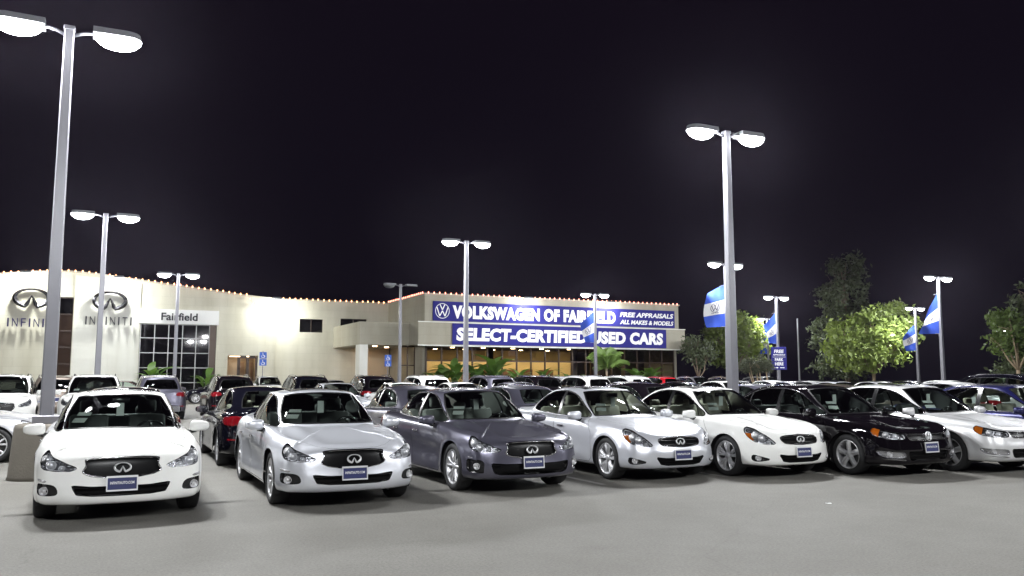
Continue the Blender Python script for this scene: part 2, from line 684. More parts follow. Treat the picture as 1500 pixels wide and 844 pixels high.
def cabin_shell(C):
    """greenhouse, left half: windscreen, pillars, side glass and back glass as one wrap, then the roof"""
    k = np.array([q[0] for q in C['base']])
    B = np.array([q[1:] for q in C['base']], float)
    T = np.array([q[1:] for q in C['top']], float)
    s = np.concatenate([np.linspace(k[i], k[i + 1], 12, endpoint=False) for i in range(len(k) - 1)] + [[k[-1]]])
    def sm(Q):
        # smooth spline in key space with mirrored end conditions
        ext = np.vstack([Q[1] * [1, -1, 1], Q, Q[-2] * [1, -1, 1]])
        out = smooth_poly(ext, 12, closed=False)[12:-12]
        return out
    B, T = sm(B), sm(T)
    nv = 20
    v = np.linspace(0, 1, nv)[None, :, None]
    P = B[:, None] * (1 - v) + T[:, None] * v
    # barrel curvature outwards
    out = np.stack([B[:, 0] - np.mean(B[:, 0]) * 0, B[:, 1], 0 * B[:, 0]], -1)
    d = np.gradient(B[:, :2], axis=0)
    nrm = np.stack([-d[:, 1], d[:, 0]], -1)
    nrm /= np.maximum(np.linalg.norm(nrm, axis=1), 1e-9)[:, None]
    cen = np.stack([np.clip(B[:, 0], -0.9, 0.1), 0 * B[:, 0]], -1)
    sgn = np.sign(np.sum(nrm * (B[:, :2] - cen), axis=1))
    nrm *= sgn[:, None]
    bulge = C.get('bulge', 0.025) * 4 * (v[..., 0] * (1 - v[..., 0]))
    P[:, :, 0] += nrm[:, None, 0] * bulge
    P[:, :, 1] += nrm[:, None, 1] * bulge
    P[:, :, 2] += 0.35 * bulge
    nt = 12
    r = (np.arange(1, nt + 1) / nt)[None, :]
    x1, y1, z1 = P[:, -1:, 0], P[:, -1:, 1], P[:, -1:, 2]
    sp = np.array(C['roof'])[::-1]
    xs = np.clip(x1, sp[0, 0] + 0.25, sp[-1, 0] - 0.25)
    XT = x1 + (xs - x1) * r
    YT = y1 * (1 - r)
    zc = pchip(sp[:, 0], sp[:, 1], np.clip(XT, sp[0, 0], sp[-1, 0]).ravel()).reshape(XT.shape)
    ZT = z1 + (zc - z1) * (1 - (1 - r) ** 2.4)
    G = np.concatenate([P, np.stack([XT, YT, ZT], -1)], axis=1)
    G[0, :, 1] = 0
    G[-1, :, 1] = 0
    G[:, :, 1] = np.maximum(G[:, :, 1], 0)
    V = np.hstack([np.tile(np.linspace(0, 1, nv), (len(s), 1)), np.tile(1 + r, (len(s), 1))])
    S = np.tile(s[:, None], (1, V.shape[1]))
    return PM(G.reshape(-1, 3), np.stack([S, V], -1).reshape(-1, 2), grid_faces(*V.shape))


def pm_mesh(pm, smooth=True):
    return mesh_of(pm.v, pm.f, smooth)


def put(name, pm, material, parent, slot=False):
    o = link(name, pm_mesh(pm), material, parent)
    if slot:
        o.material_slots[0].link = 'OBJECT'
        o.material_slots[0].material = MATS[material]
        o['painted'] = 1
    return o


def centroid(pm):
    return pm.v.mean(0)


def side_poly_val(pm, poly):
    return poly_sdf(pm.v[:, [0, 2]], poly)


def make_wheel_meshes(R, rim_r, width, style):
    t = MB()
    w = width / 2
    prof = [(rim_r, -w * 0.80), (rim_r + 0.015, -w * 0.98), (R - 0.045, -w * 1.03), (R - 0.014, -w * 0.93), (R, -w * 0.72), (R, w * 0.72), (R - 0.014, w * 0.93), (R - 0.045, w * 1.03), (rim_r + 0.015, w * 0.98), (rim_r, w * 0.80)]
    t.lathe(prof, 48, 'y')
    tyre = t.me(True)
    rb = MB()
    rb.lathe([(rim_r + 0.002, -w * 0.8), (rim_r - 0.02, -w * 0.6), (rim_r - 0.035, 0.0), (rim_r - 0.022, w * 0.62), (rim_r - 0.012, w * 0.80), (rim_r - 0.004, w * 0.90), (rim_r + 0.006, w * 0.90), (rim_r + 0.010, w * 0.78)], 48, 'y')
    # spokes
    hub_y = w * 0.62
    def spoke(ang, w0, w1, r0, r1, dy0, dy1, skew=0.0):
        M = Matrix.Rotation(-ang, 4, 'Y')
        pts = []
        for rr, ww, yy, sk in ((r0, w0, dy0, 0), ((r0 + r1) / 2, (w0 + w1) / 2, (dy0 + dy1) / 2 + 0.012, skew * 0.5), (r1, w1, dy1, skew)):
            pts.append([(rr, yy - 0.030, sk - ww / 2), (rr, yy - 0.004, sk - ww / 2), (rr, yy + 0.004, sk), (rr, yy - 0.004, sk + ww / 2), (rr, yy - 0.030, sk + ww / 2)])
        v = [M @ Vector(p) for row in pts for p in row]
        f = []
        for i in range(2):
            for k in range(4):
                f.append((i * 5 + k, i * 5 + k + 1, (i + 1) * 5 + k + 1, (i + 1) * 5 + k))
        rb.add(v, f)
    n = 5
    for i in range(n):
        a = 2 * PI * i / n + PI / 2
        if style == 'twin':
            for s in (-1, 1):
                spoke(a + s * 0.13, 0.036, 0.030, 0.055, rim_r - 0.012, hub_y + 0.005, w * 0.80, s * 0.030)
        elif style == 'split':
            for s in (-1, 1):
                spoke(a + s * 0.105, 0.032, 0.024, 0.055, rim_r - 0.012, hub_y, w * 0.80, s * 0.010)
                spoke(a + s * 0.30, 0.024, 0.022, 0.055, rim_r - 0.012, hub_y, w * 0.78, 0.0)
        else:
            spoke(a, 0.075, 0.095, 0.05, rim_r - 0.012, hub_y, w * 0.80)
            spoke(a, 0.03, 0.02, 0.05, rim_r - 0.03, hub_y + 0.012, w * 0.80)
    rb.lathe([(0.001, hub_y + 0.014), (0.035, hub_y + 0.012), (0.062, hub_y + 0.002), (0.070, hub_y - 0.03)], 20, 'y')
    rim = rb.me(True)
    d = MB()
    d.lathe([(0.001, -0.02), (rim_r * 0.78, -0.02), (rim_r * 0.80, -0.03), (rim_r * 0.80, -0.05)], 32, 'y')
    disc = d.me(True)
    return tyre, rim, disc


def seat_mesh(w=0.50, head=True, depth=0.50):
    m = MB()
    m.rbox(-0.05, depth, -w / 2, w / 2, 0.0, 0.17, 0.05)
    M = Matrix.Translation((0.0, 0, 0.10)) @ Matrix.Rotation(math.radians(-20), 4, 'Y')
    m.rbox(-0.09, 0.06, -w / 2, w / 2, 0.0, 0.60, 0.05, M)
    if head:
        M2 = Matrix.Translation((-0.21, 0, 0.66)) @ Matrix.Rotation(math.radians(-10), 4, 'Y')
        m.rbox(-0.04, 0.06, -0.125, 0.125, 0.03, 0.21, 0.04, M2)
    return m


def build_car(name, C):
    """returns the root Empty of one car with all its parts; x forward, z up, origin between the wheels"""
    root = empty(name)
    pt = 'paint_white'
    body = body_shell(C)
    cab = cabin_shell(C)
    total = body.total
    # remove hood/deck under the cabin
    base2 = np.array([(q[1], q[2]) for q in C['base']], float)
    base2 = np.vstack([base2, base2[-2:0:-1] * [1, -1]])
    bp = smooth_poly(base2, 6)
    f = poly_sdf(body.v[:, :2], bp) + 0.035
    f = np.where(body.a[:, 1] > 0.93, f, 1.0)
    under, body = split(body, f)
    # wheel arches
    for wx in (C['wf'], C['wr']):
        d = np.hypot(body.v[:, 0] - wx, body.v[:, 2] - C['R']) - C['Ra']
        d = np.where((body.a[:, 1] < 1.0) & (body.v[:, 1] > 0.4), d, 1.0)
        hole, body = split(body, d)
    sig = lambda p: np.stack([p.a[:, 0], p.v[:, 2]], -1)
    rsig = lambda p: np.stack([total - p.a[:, 0], p.v[:, 2]], -1)
    onside = lambda p: p.a[:, 1] < 1.06
    pieces = {}

    def cut(key, poly, coord, mask):
        nonlocal body
        val = poly_sdf(coord(body), poly)
        val = np.where(mask(body), val, 1.0)
        a, body = split(body, val)
        pieces[key] = a
        return a

    front = lambda p: (p.a[:, 0] < 2.0) & onside(p)
    rear = lambda p: (p.a[:, 0] > total - 2.0) & onside(p)
    for key, (where, poly) in C['cuts'].items():
        if where == 'front':
            cut(key, poly, sig, front)
        elif where == 'rear':
            cut(key, poly, rsig, rear)
    # doors, with an open shut line
    gap = 0.003
    for key in ('door_front', 'door_rear'):
        poly = C[key]
        val = side_poly_val(body, poly)
        val = np.where((body.v[:, 1] > 0.55) & (np.abs(body.v[:, 0]) < 1.75), val, 1.0)
        ins, body = split(body, val - gap)
        val = side_poly_val(ins, poly)
        keep, strip = split(ins, val + gap)
        pieces[key] = keep
    # bonnet shut line
    xy = lambda p: np.stack([p.v[:, 0], p.v[:, 1]], -1)
    hp = np.array(C['hood'])
    hp = np.vstack([hp, hp[::-1] * [1, -1]])
    val = poly_sdf(xy(body), hp)
    val = np.where((body.a[:, 1] > C.get('hood_t', 0.86)) & (body.v[:, 0] > 0.4), val, 1.0)
    ins, body = split(body, val - 0.0012)
    hood, strip = split(ins, poly_sdf(xy(ins), hp) + 0.0012)
    put('body', both(body), pt, root, True)
    put('hood', both(hood), pt, root, True)

    handle = MB()
    handle.rbox(-0.10, 0.10, -0.012, 0.022, -0.014, 0.014, 0.012)
    hme = handle.me(True)
    for key, hx in (('door_front', C['handles'][0]), ('door_rear', C['handles'][1])):
        p = pieces[key]
        for m in (p, mirror(p)):
            o = put('door', m, pt, root, True)
            sgn = 1 if m is p else -1
            i = np.argmin((p.v[:, 0] - hx) ** 2 + (p.v[:, 2] - C['handle_z'] - 0.04 * (hx < 0)) ** 2)
            h = link('door_handle', hme, C.get('handle_mat', pt), o, (p.v[i][0], sgn * (p.v[i][1] + 0.012), p.v[i][2]), (0, 0, 0 if sgn > 0 else PI))
            if C.get('handle_mat') is None:
                h.material_slots[0].link = 'OBJECT'
                h.material_slots[0].material = MATS[pt]
                h['painted'] = 1

    # lamps
    hl = pieces.get('headlight')
    if hl is not None:
        amber = None
        house = offset(hl, -0.045, True)
        hn = normals(hl)
        _, bez = split(hl, poly_sdf(sig(hl), C['cuts']['headlight'][1]) + 0.005)
        bez = offset(bez, -0.004)
        sd = poly_sdf(sig(hl), C['cuts']['headlight'][1])
        ring_, _ = split(hl, np.abs(sd + 0.017) - 0.0075)
        ring_ = offset(ring_, -0.022)
        for mir in (False, True):
            q = mirror(hl) if mir else hl
            o = put('headlight', q, 'lens', root)
            hs = mirror(house) if mir else house
            put('chrome_ring', mirror(ring_) if mir else ring_, 'badge', o)
            put('bezel', mirror(bez) if mir else bez, 'trim', o)
            put('reflector', hs, C.get('lamp_mat', 'lamp_bowl'), o)
            b = MB()
            for (sx, sz, rr) in C['bulbs']:
                i = np.argmin((hl.a[:, 0] - sx) ** 2 + (hl.v[:, 2] - sz) ** 2)
                c = hl.v[i] - hn[i] * 0.030
                if mir:
                    c = c * [1, -1, 1]
                nn = hn[i] * ([1, -1, 1] if mir else [1, 1, 1])
                M = Matrix.Translation(Vector(c)) @ Vector((nn[0] + 0.8, nn[1] * 0.6, nn[2] * 0.4)).to_track_quat('Z', 'Y').to_matrix().to_4x4()
                b.lathe([(rr * 1.25, -0.02), (rr * 1.25, 0.006), (rr * 1.05, 0.008), (rr, 0.0)], 20, 'z', M)
                b.lathe([(rr, 0.0), (rr * 0.85, rr * 0.35), (rr * 0.5, rr * 0.62), (0.001, rr * 0.72)], 20, 'z', M)
            b.obj('projector', 'badge', o, True)
            if 'amber' in C:
                val = poly_sdf(sig(hl), C['amber'])
                am, _ = split(hl, val)
                if am.f:
                    am = offset(am, -0.02)
                    put('turn_signal', mirror(am) if mir else am, 'amber', o)
    tl = pieces.get('taillight')
    if tl is not None:
        t2 = offset(tl, 0.006, True)
        for m in (t2, mirror(t2)):
            put('taillight', m, 'tail_red', root)
    if 'reflector_rear' in pieces:
        t2 = offset(pieces['reflector_rear'], 0.002)
        for m in (t2, mirror(t2)):
            put('rear_reflector', m, 'tail_red', root)

    # grille
    gr = None
    if 'grille' in pieces:
        g = both(pieces['grille'])
        ins = offset(g, -0.030, True)
        gr = put('grille', ins, 'grille', root)
        fr = poly_sdf(np.stack([np.abs(g.v[:, 1]) * 0 + g.a[:, 0], g.v[:, 2]], -1), C['cuts']['grille'][1])
        _, rim = split(g, fr + C.get('grille_frame', 0.012))
        if rim.f:
            put('grille_frame', offset(rim, 0.004, True), C.get('grille_frame_mat', 'darkchrome'), gr)
        # bars
        lo, hi = g.v[:, 2].min(), g.v[:, 2].max()
        nb = C.get('bars', 0)
        for b in range(nb):
            zc = lo + (hi - lo) * (b + 0.7) / (nb + 0.4)
            hw = C.get('bar_h', 0.008)
            bb, _ = split(g, np.abs(g.v[:, 2] - zc) - hw)
            if bb.f:
                put('grille_bar', offset(bb, -0.010, True), C.get('bar_mat', 'darkchrome'), gr)
        nm = C.get('mesh_lines', 0)
        if nm:
            gi = offset(g, -0.022)
            # woven insert: thin wavy horizontal wires
            ph = np.abs(np.sin((gi.v[:, 2] + 0.004 * np.sin(gi.v[:, 1] * 2 * PI / 0.05)) * PI / 0.020)) - 0.28
            w_, _ = split(gi, ph)
            if w_.f:
                o = put('grille_mesh', w_, 'darkchrome', gr)
                o['kind'] = 'stuff'
        xf = g.v[np.argmin(np.abs(g.v[:, 1]) + np.abs(g.v[:, 2] - (lo + hi) / 2 - C.get('emblem_dz', 0)))]
        e = MB()
        to3 = lambda u, v, h: (xf[0] + 0.004 + h - 0.15 * v, u, xf[2] + v)
        # mirrored so that it reads from the front
        to3f = lambda u, v, h: to3(u, v, h)
        (oval_emblem if C['emblem'] == 'oval' else round_emblem)(e, C['emblem_r'], 0.014, to3f)
        e.obj('emblem', 'badge', gr)
    for key in ('lower_grille', 'side_intake'):
        if key in pieces:
            p = pieces[key]
            if key == 'lower_grille':
                g = both(p)
                o = put('lower_grille', offset(g, -0.04, True), 'grille', root)
                lo, hi = g.v[:, 2].min(), g.v[:, 2].max()
                for b in range(C.get('low_bars', 2)):
                    zc = lo + (hi - lo) * (b + 1) / (C.get('low_bars', 2) + 1)
                    bb, _ = split(g, np.abs(g.v[:, 2] - zc) - 0.006)
                    if bb.f:
                        put('grille_bar', offset(bb, -0.02, True), 'trim', o)
            else:
                for m in (False, True):
                    put('side_intake', mirror(offset(p, -0.03, True)) if m else offset(p, -0.03, True), 'trim', root)
    if 'fog' in pieces:
        p = pieces['fog']
        bez = offset(p, -0.035, True)
        n = normals(p)
        fx, fz, fr_ = C['fog_at']
        i = np.argmin((p.a[:, 0] - fx) ** 2 + (p.v[:, 2] - fz) ** 2)
        for mir in (False, True):
            o = put('fog_light', mirror(bez) if mir else bez, C.get('fog_mat', 'trim'), root)
            b = MB()
            c = p.v[i] - n[i] * 0.012
            if mir:
                c = c * [1, -1, 1]
            M = Matrix.Translation(Vector(c)) @ Vector((1, (-0.3 if mir else 0.3), 0)).to_track_quat('Z', 'Y').to_matrix().to_4x4()
            b.lathe([(fr_ * 1.15, -0.03), (fr_ * 1.15, 0.004), (fr_, 0.006), (fr_ * 0.92, -0.006), (fr_ * 0.5, -0.014), (0.001, 0.0)], 20, 'z', M)
            b.obj('fog_lamp', 'lamp_bowl', o, True)
    if 'diffuser' in pieces:
        put('diffuser', both(offset(pieces['diffuser'], -0.01)), 'trim', root)
    if 'chrome_strip' in pieces:
        p = offset(pieces['chrome_strip'], 0.006, True)
        for m in (p, mirror(p)):
            put('bumper_trim', m, 'chrome', root)
    if 'mark_strip' in pieces:
        p = offset(pieces['mark_strip'], 0.003, True)
        for m in (p, mirror(p)):
            put('side_marker', m, C.get('mark_mat', 'chrome'), root)

    # ---------------- greenhouse
    sv = lambda p: p.a
    ws_poly = C['windscreen']
    gap_s = np.where(cab.a[:, 1] < 1.2, poly_sdf(cab.a * [1, 1], ws_poly), 1.0)
    gap_s = np.where(cab.a[:, 0] < 1.4, gap_s, 1.0)
    wsp, cab = split(cab, gap_s)
    inner, seal = split(wsp, poly_sdf(wsp.a, ws_poly) + 0.035)
    wso = put('windshield', both(inner), 'auto_glass', root)
    wn = normals(inner)
    for (ss, vv, w, h) in C['stickers']:
        i = np.argmin((inner.a[:, 0] - ss) ** 2 + (inner.a[:, 1] - vv) ** 2)
        c, n_ = inner.v[i] * [1, -1, 1], Vector(wn[i] * [1, -1, 1])
        M = Matrix.Translation(Vector(c) - n_ * 0.03) @ n_.to_track_quat('Z', 'Y').to_matrix().to_4x4()
        b = MB()
        b.add([M @ Vector(q) for q in ((-w, -h, 0), (w, -h, 0), (w, h, 0), (-w, h, 0), (-w, -h, .002), (w, -h, .002), (w, h, .002), (-w, h, .002))], [(3, 2, 1, 0), (4, 5, 6, 7), (0, 1, 5, 4), (1, 2, 6, 5), (2, 3, 7, 6), (3, 0, 4, 7)])
        b.obj('window_sticker', 'paper', wso)
    put('windshield_seal', both(seal), 'trim', root)
    rw_poly = C['rearscreen']
    v_ = np.where((cab.a[:, 0] > 2.6) & (cab.a[:, 1] < 1.2), poly_sdf(cab.a, rw_poly), 1.0)
    rwp, cab = split(cab, v_)
    inner, seal = split(rwp, poly_sdf(rwp.a, rw_poly) + 0.03)
    put('rear_window', both(inner), C.get('rear_glass', 'auto_glass'), root)
    put('rear_window_seal', both(seal), 'trim', root)
    sp = smooth_poly(C['side_window'], 5)
    sidemask = lambda p: (p.a[:, 0] > 0.75) & (p.a[:, 0] < 3.6) & (p.v[:, 1] > 0.3) & (p.a[:, 1] < 1.3)
    v_ = np.where(sidemask(cab), side_poly_val(cab, sp), 1.0)
    dlo, cab = split(cab, v_ - 0.016)
    v_ = side_poly_val(dlo, sp)
    gl, trim = split(dlo, v_)
    trim = offset(trim, 0.004, True)
    for m in (trim, mirror(trim)):
        put('window_trim', m, C.get('window_trim', 'trim'), root)
    for nm_, x0, x1 in C['panes']:
        val = np.maximum(gl.v[:, 0] - x1, x0 - gl.v[:, 0])
        pane, gl = split(gl, val)
        if pane.f:
            pane = offset(pane, -0.004)
            for m in (pane, mirror(pane)):
                put(nm_, m, C.get('side_glass', 'auto_glass') if nm_ == 'door_window' else C.get('rear_glass', 'auto_glass'), root)
    if gl.f:
        pa, pb = split(gl, -0.7 - gl.v[:, 0])
        for q in (pa, pb):
            if q.f:
                for m in (q, mirror(q)):
                    put('window_pillar', m, 'trim', root)
    if 'sunroof' in C:
        val = poly_sdf(cab.v[:, :2], C['sunroof'])
        val = np.where(cab.a[:, 1] > 1.0, val, 1.0)
        sr, cab = split(cab, val)
        put('sunroof', both(sr), 'trim', root)
    put('roof', both(cab), pt, root, True)
    if C.get('rails'):
        for sgn in (1, -1):
            b = MB()
            xr = np.linspace(*C['rails'][0], 9)
            pts = []
            for q, x in enumerate(xr):
                i = np.argmin((cab.v[:, 0] - x) ** 2 + (cab.v[:, 1] - C['rails'][1]) ** 2 + 0.2 * (cab.a[:, 1] < 1.0))
                dz = 0.05 if 0 < q < 8 else 0.0
                pts.append((x, sgn * C['rails'][1], cab.v[i][2] + dz))
            b.tube(pts, 0.017, 8)
            b.obj('roof_rail', C.get('rail_mat', 'chrome'), root, True)

    # ---------------- mirrors
    mx, my, mz = C['mirror_at']
    for sgn in (1, -1):
        b = MB()
        n, mseg = 14, 10
        v, fcs = [], []
        for j in range(mseg + 1):
            ph = -PI / 2 + PI * j / mseg
            for i in range(n):
                th = 2 * PI * i / n
                ex = 0.62
                cs = lambda t: math.copysign(abs(math.cos(t)) ** ex, math.cos(t))
                sn = lambda t: math.copysign(abs(math.sin(t)) ** ex, math.sin(t))
                px = 0.085 * cs(ph) * cs(th)
                if px < 0:
                    px *= 0.45
                py = 0.125 * cs(ph) * sn(th)
                pz = 0.070 * sn(ph) * (1 - 0.18 * (py / 0.125))
                v.append((mx + px - 0.25 * abs(py) * 0.2, sgn * (my + 0.10 + py), mz + pz))
        for j in range(mseg):
            for i in range(n):
                q = (j * n + i, j * n + (i + 1) % n, (j + 1) * n + (i + 1) % n, (j + 1) * n + i)
                fcs.append(q if sgn > 0 else q[::-1])
        b.add(v, fcs)
        o = link('mirror', b.me(True), pt, root)
        o.material_slots[0].link = 'OBJECT'
        o.material_slots[0].material = MATS[pt]
        o['painted'] = 1
        b = MB()
        b.tube([(mx - 0.02, sgn * (my - 0.06), mz - 0.085), (mx, sgn * (my + 0.06), mz - 0.06)], [0.035, 0.025], 8)
        b.obj('mirror_stalk', 'trim', o, True)
        b = MB()
        b.box(mx - 0.047, mx - 0.043, sgn * (my + 0.10) - 0.095, sgn * (my + 0.10) + 0.095, mz - 0.058, mz + 0.058)
        b.obj('mirror_glass', 'chrome', o)

    # ---------------- wheels
    tyre, rim, disc = make_wheel_meshes(C['R'], C['rim_r'], 0.225, C['rim_style'])
    for wx in (C['wf'], C['wr']):
        for sgn in (1, -1):
            w = empty('wheel', (wx, sgn * (C['track'] - 0.1125 + 0.0), C['R']), 0 if sgn > 0 else PI)
            w.parent = root
            link('tyre', tyre, 'tyre', w)
            link('rim', rim, 'rim', w)
            link('brake_disc', disc, 'brake', w)
    # ---------------- underside and arch liners
    b = MB()
    ub = C['stations'][6][2][0][1] + 0.02
    b.box(C['wr'] - 0.45, C['wf'] + 0.45, -0.62, 0.62, ub, ub + 0.08)
    b.box(C['wr'] - 0.85, C['wr'] - 0.44, -0.55, 0.55, ub + 0.10, ub + 0.18)
    for wx in (C['wf'], C['wr']):
        for sgn in (1, -1):
            n = 18
            v, fcs = [], []
            for i in range(n + 1):
                a = math.radians(-25 + 230 * i / n)
                for yy in (0.50, C['track'] - 0.012):
                    v.append((wx + (C['Ra'] + 0.012) * math.cos(a), sgn * yy, C['R'] + (C['Ra'] + 0.012) * math.sin(a)))
            for i in range(n):
                fcs.append((2 * i, 2 * i + 1, 2 * i + 3, 2 * i + 2))
            v.append((wx, sgn * 0.50, C['R']))
            for i in range(n):
                fcs.append((2 * i, 2 * i + 2, 2 * n + 2))
            b.add(v, fcs)
    b.obj('underbody', 'dark', root)
    # ---------------- cabin
    fz = C.get('floor_z', 0.30)
    b = MB()
    x0, x1 = C['cabin_x']
    b.box(x0, x1, -0.72, 0.72, fz, fz + 0.04)
    if not C.get('rails'):
        b.box(x0 - 0.55, x0 + 0.02, -0.62, 0.62, C['belt'] - 0.10, C['belt'] - 0.06)     # parcel shelf
    b.box(x1 - 0.02, x1 + 0.02, -0.74, 0.74, fz, C['belt'] - 0.08)                    # bulkhead
    b.box(x0 - 0.02, x0 + 0.02, -0.66, 0.66, fz, C['belt'] - 0.06)
    for sgn in (1, -1):
        b.box(x0, x1, sgn * 0.745 - 0.015, sgn * 0.745 + 0.015, fz, C['belt'] - 0.06)
    b.obj('cabin_trim', 'cabin_dark', root)
    d = MB()
    dz = C['belt']
    d.rbox(x1 - 0.42, x1 + 0.02, -0.70, 0.70, dz - 0.32, dz - 0.02, 0.07)
    d.rbox(x1 - 0.46, x1 - 0.15, 0.18, 0.58, dz - 0.14, dz + 0.035, 0.05)
    d.obj('dashboard', 'cabin_dark', root, True)
    b = MB()
    M = Matrix.Translation((x1 - 0.58, 0.38, dz - 0.06)) @ Matrix.Rotation(math.radians(-62), 4, 'Y')
    n = 28
    b.lathe([(0.185 + 0.016 * math.cos(2 * PI * i / 8), 0.016 * math.sin(2 * PI * i / 8)) for i in range(8)], n, 'z', M, True)
    b.box(-0.18, 0.18, -0.018, 0.018, -0.008, 0.008, M)
    b.lathe([(0.001, 0.02), (0.06, 0.015), (0.065, -0.02)], 16, 'z', M)
    b.obj('steering_wheel', 'trim', root, True)
    sm = seat_mesh()
    sme = sm.me(True)
    sh = C.get('seat_lift', 0.0)
    for sgn in (1, -1):
        s = link('front_seat', sme, C.get('trim_mat', 'cabin_dark'), root, (C['seat_x'], sgn * 0.37, fz + 0.12 + sh))
        s.material_slots[0].link = 'OBJECT'
        s.material_slots[0].material = MATS[C.get('trim_mat', 'cabin_dark')]
        s['seating'] = 1
    b = seat_mesh(1.24, False, 0.45)
    for yy in (-0.36, 0.36):
        M2 = Matrix.Translation((-0.21, yy, 0.62)) @ Matrix.Rotation(math.radians(-10), 4, 'Y')
        b.rbox(-0.04, 0.05, -0.11, 0.11, 0.02, 0.16, 0.04, M2)
    s = b.obj('rear_seat', C.get('trim_mat', 'cabin_dark'), root, True, (C['rear_seat_x'], 0, fz + 0.10 + sh))
    s.material_slots[0].link = 'OBJECT'
    s.material_slots[0].material = MATS[C.get('trim_mat', 'cabin_dark')]
    s['seating'] = 1
    b = MB()
    rx, rz = C['inner_mirror']
    b.rbox(rx - 0.02, rx + 0.02, -0.11, 0.11, rz - 0.035, rz + 0.035, 0.015)
    im = b.obj('inside_mirror', 'trim', root, True)
    b = MB()
    b.box(rx + 0.022, rx + 0.026, -0.045, 0.045, rz - 0.20, rz - 0.03)
    b.obj('hang_tag', 'paper', im)
    if 'exhaust' in C:
        for sgn in (1, -1):
            b = MB()
            b.lathe([(0.034, -0.10), (0.034, 0.02), (0.040, 0.022), (0.040, -0.10)], 16, 'z', Matrix.Translation((C['exhaust'][0], sgn * C['exhaust'][1], C['exhaust'][2])) @ Matrix.Rotation(-PI / 2, 4, 'Y'))
            b.obj('exhaust_pipe', 'chrome', root, True)
    # ---------------- plates
    fx = C['plate_front']
    pl = MB()
    pl.box(0.0, 0.006, -0.152, 0.152, -0.076, 0.076)
    M = Matrix.Rotation(math.radians(-6), 4, 'Y')
    plate = pl.obj('license_plate', 'plate_blue', root, False, (fx[0], fx[1] if len(fx) > 2 else 0, fx[-1]), (0, math.radians(-5), 0))
    b = MB()
    for (a0, a1, b0, b1) in ((-0.160, 0.160, 0.062, 0.084), (-0.160, 0.160, -0.084, -0.066), (-0.160, -0.148, -0.066, 0.062), (0.148, 0.160, -0.066, 0.062)):
        b.box(-0.004, 0.012, a0, a1, b0, b1)
    b.obj('plate_frame', 'badge', plate)
    tv, tf = text_mesh(C['plate_text'], 1, 0.245, 0.0, 0.02, 0.0, 1.0, 0.030)
    b = MB()
    # reads left to right from the front (the car's left is the viewer's right)
    b.add([(0.0075, x - 0.1225, y - 0.008) for x, y, z in tv], [f for f in tf if all(i < len(tv) // 2 for i in f)])
    b.obj('plate_lettering', 'white_print', plate)
    rx = C['plate_rear']
    pl = MB()
    pl.box(-0.008, 0.0, -0.152, 0.152, -0.076, 0.076)
    rp = pl.obj('license_plate', 'plate_blue', root, False, (rx[0], 0, rx[1]))
    b = MB()
    for (a0, a1, b0, b1) in ((-0.160, 0.160, 0.062, 0.084), (-0.160, 0.160, -0.084, -0.066), (-0.160, -0.148, -0.066, 0.062), (0.148, 0.160, -0.066, 0.062)):
        b.box(-0.013, 0.002, a0, a1, b0, b1)
    b.obj('plate_frame', 'badge', rp)
    return root


def children_of(o):
    return [c for c in COL.objects if c.parent == o]


def collect(root):
    kids = {}
    for c in COL.objects:
        if c.parent is not None:
            kids.setdefault(c.parent.name, []).append(c)
    return kids


def copy_tree(root, kids, skip=()):
    def rec(o, parent):
        c = o.copy()
        COL.objects.link(c)
        if parent is not None:
            c.parent = parent
        for k in kids.get(o.name, []):
            if k.name.split('.')[0] in skip:
                continue
            rec(k, c)
        return c
    return rec(root, None)


def paint_car(root_kids, colour, seat=None):
    for o in root_kids:
        if o.get('painted'):
            o.material_slots[0].material = MATS[colour]
        if seat and o.get('seating'):
            o.material_slots[0].material = MATS[seat]


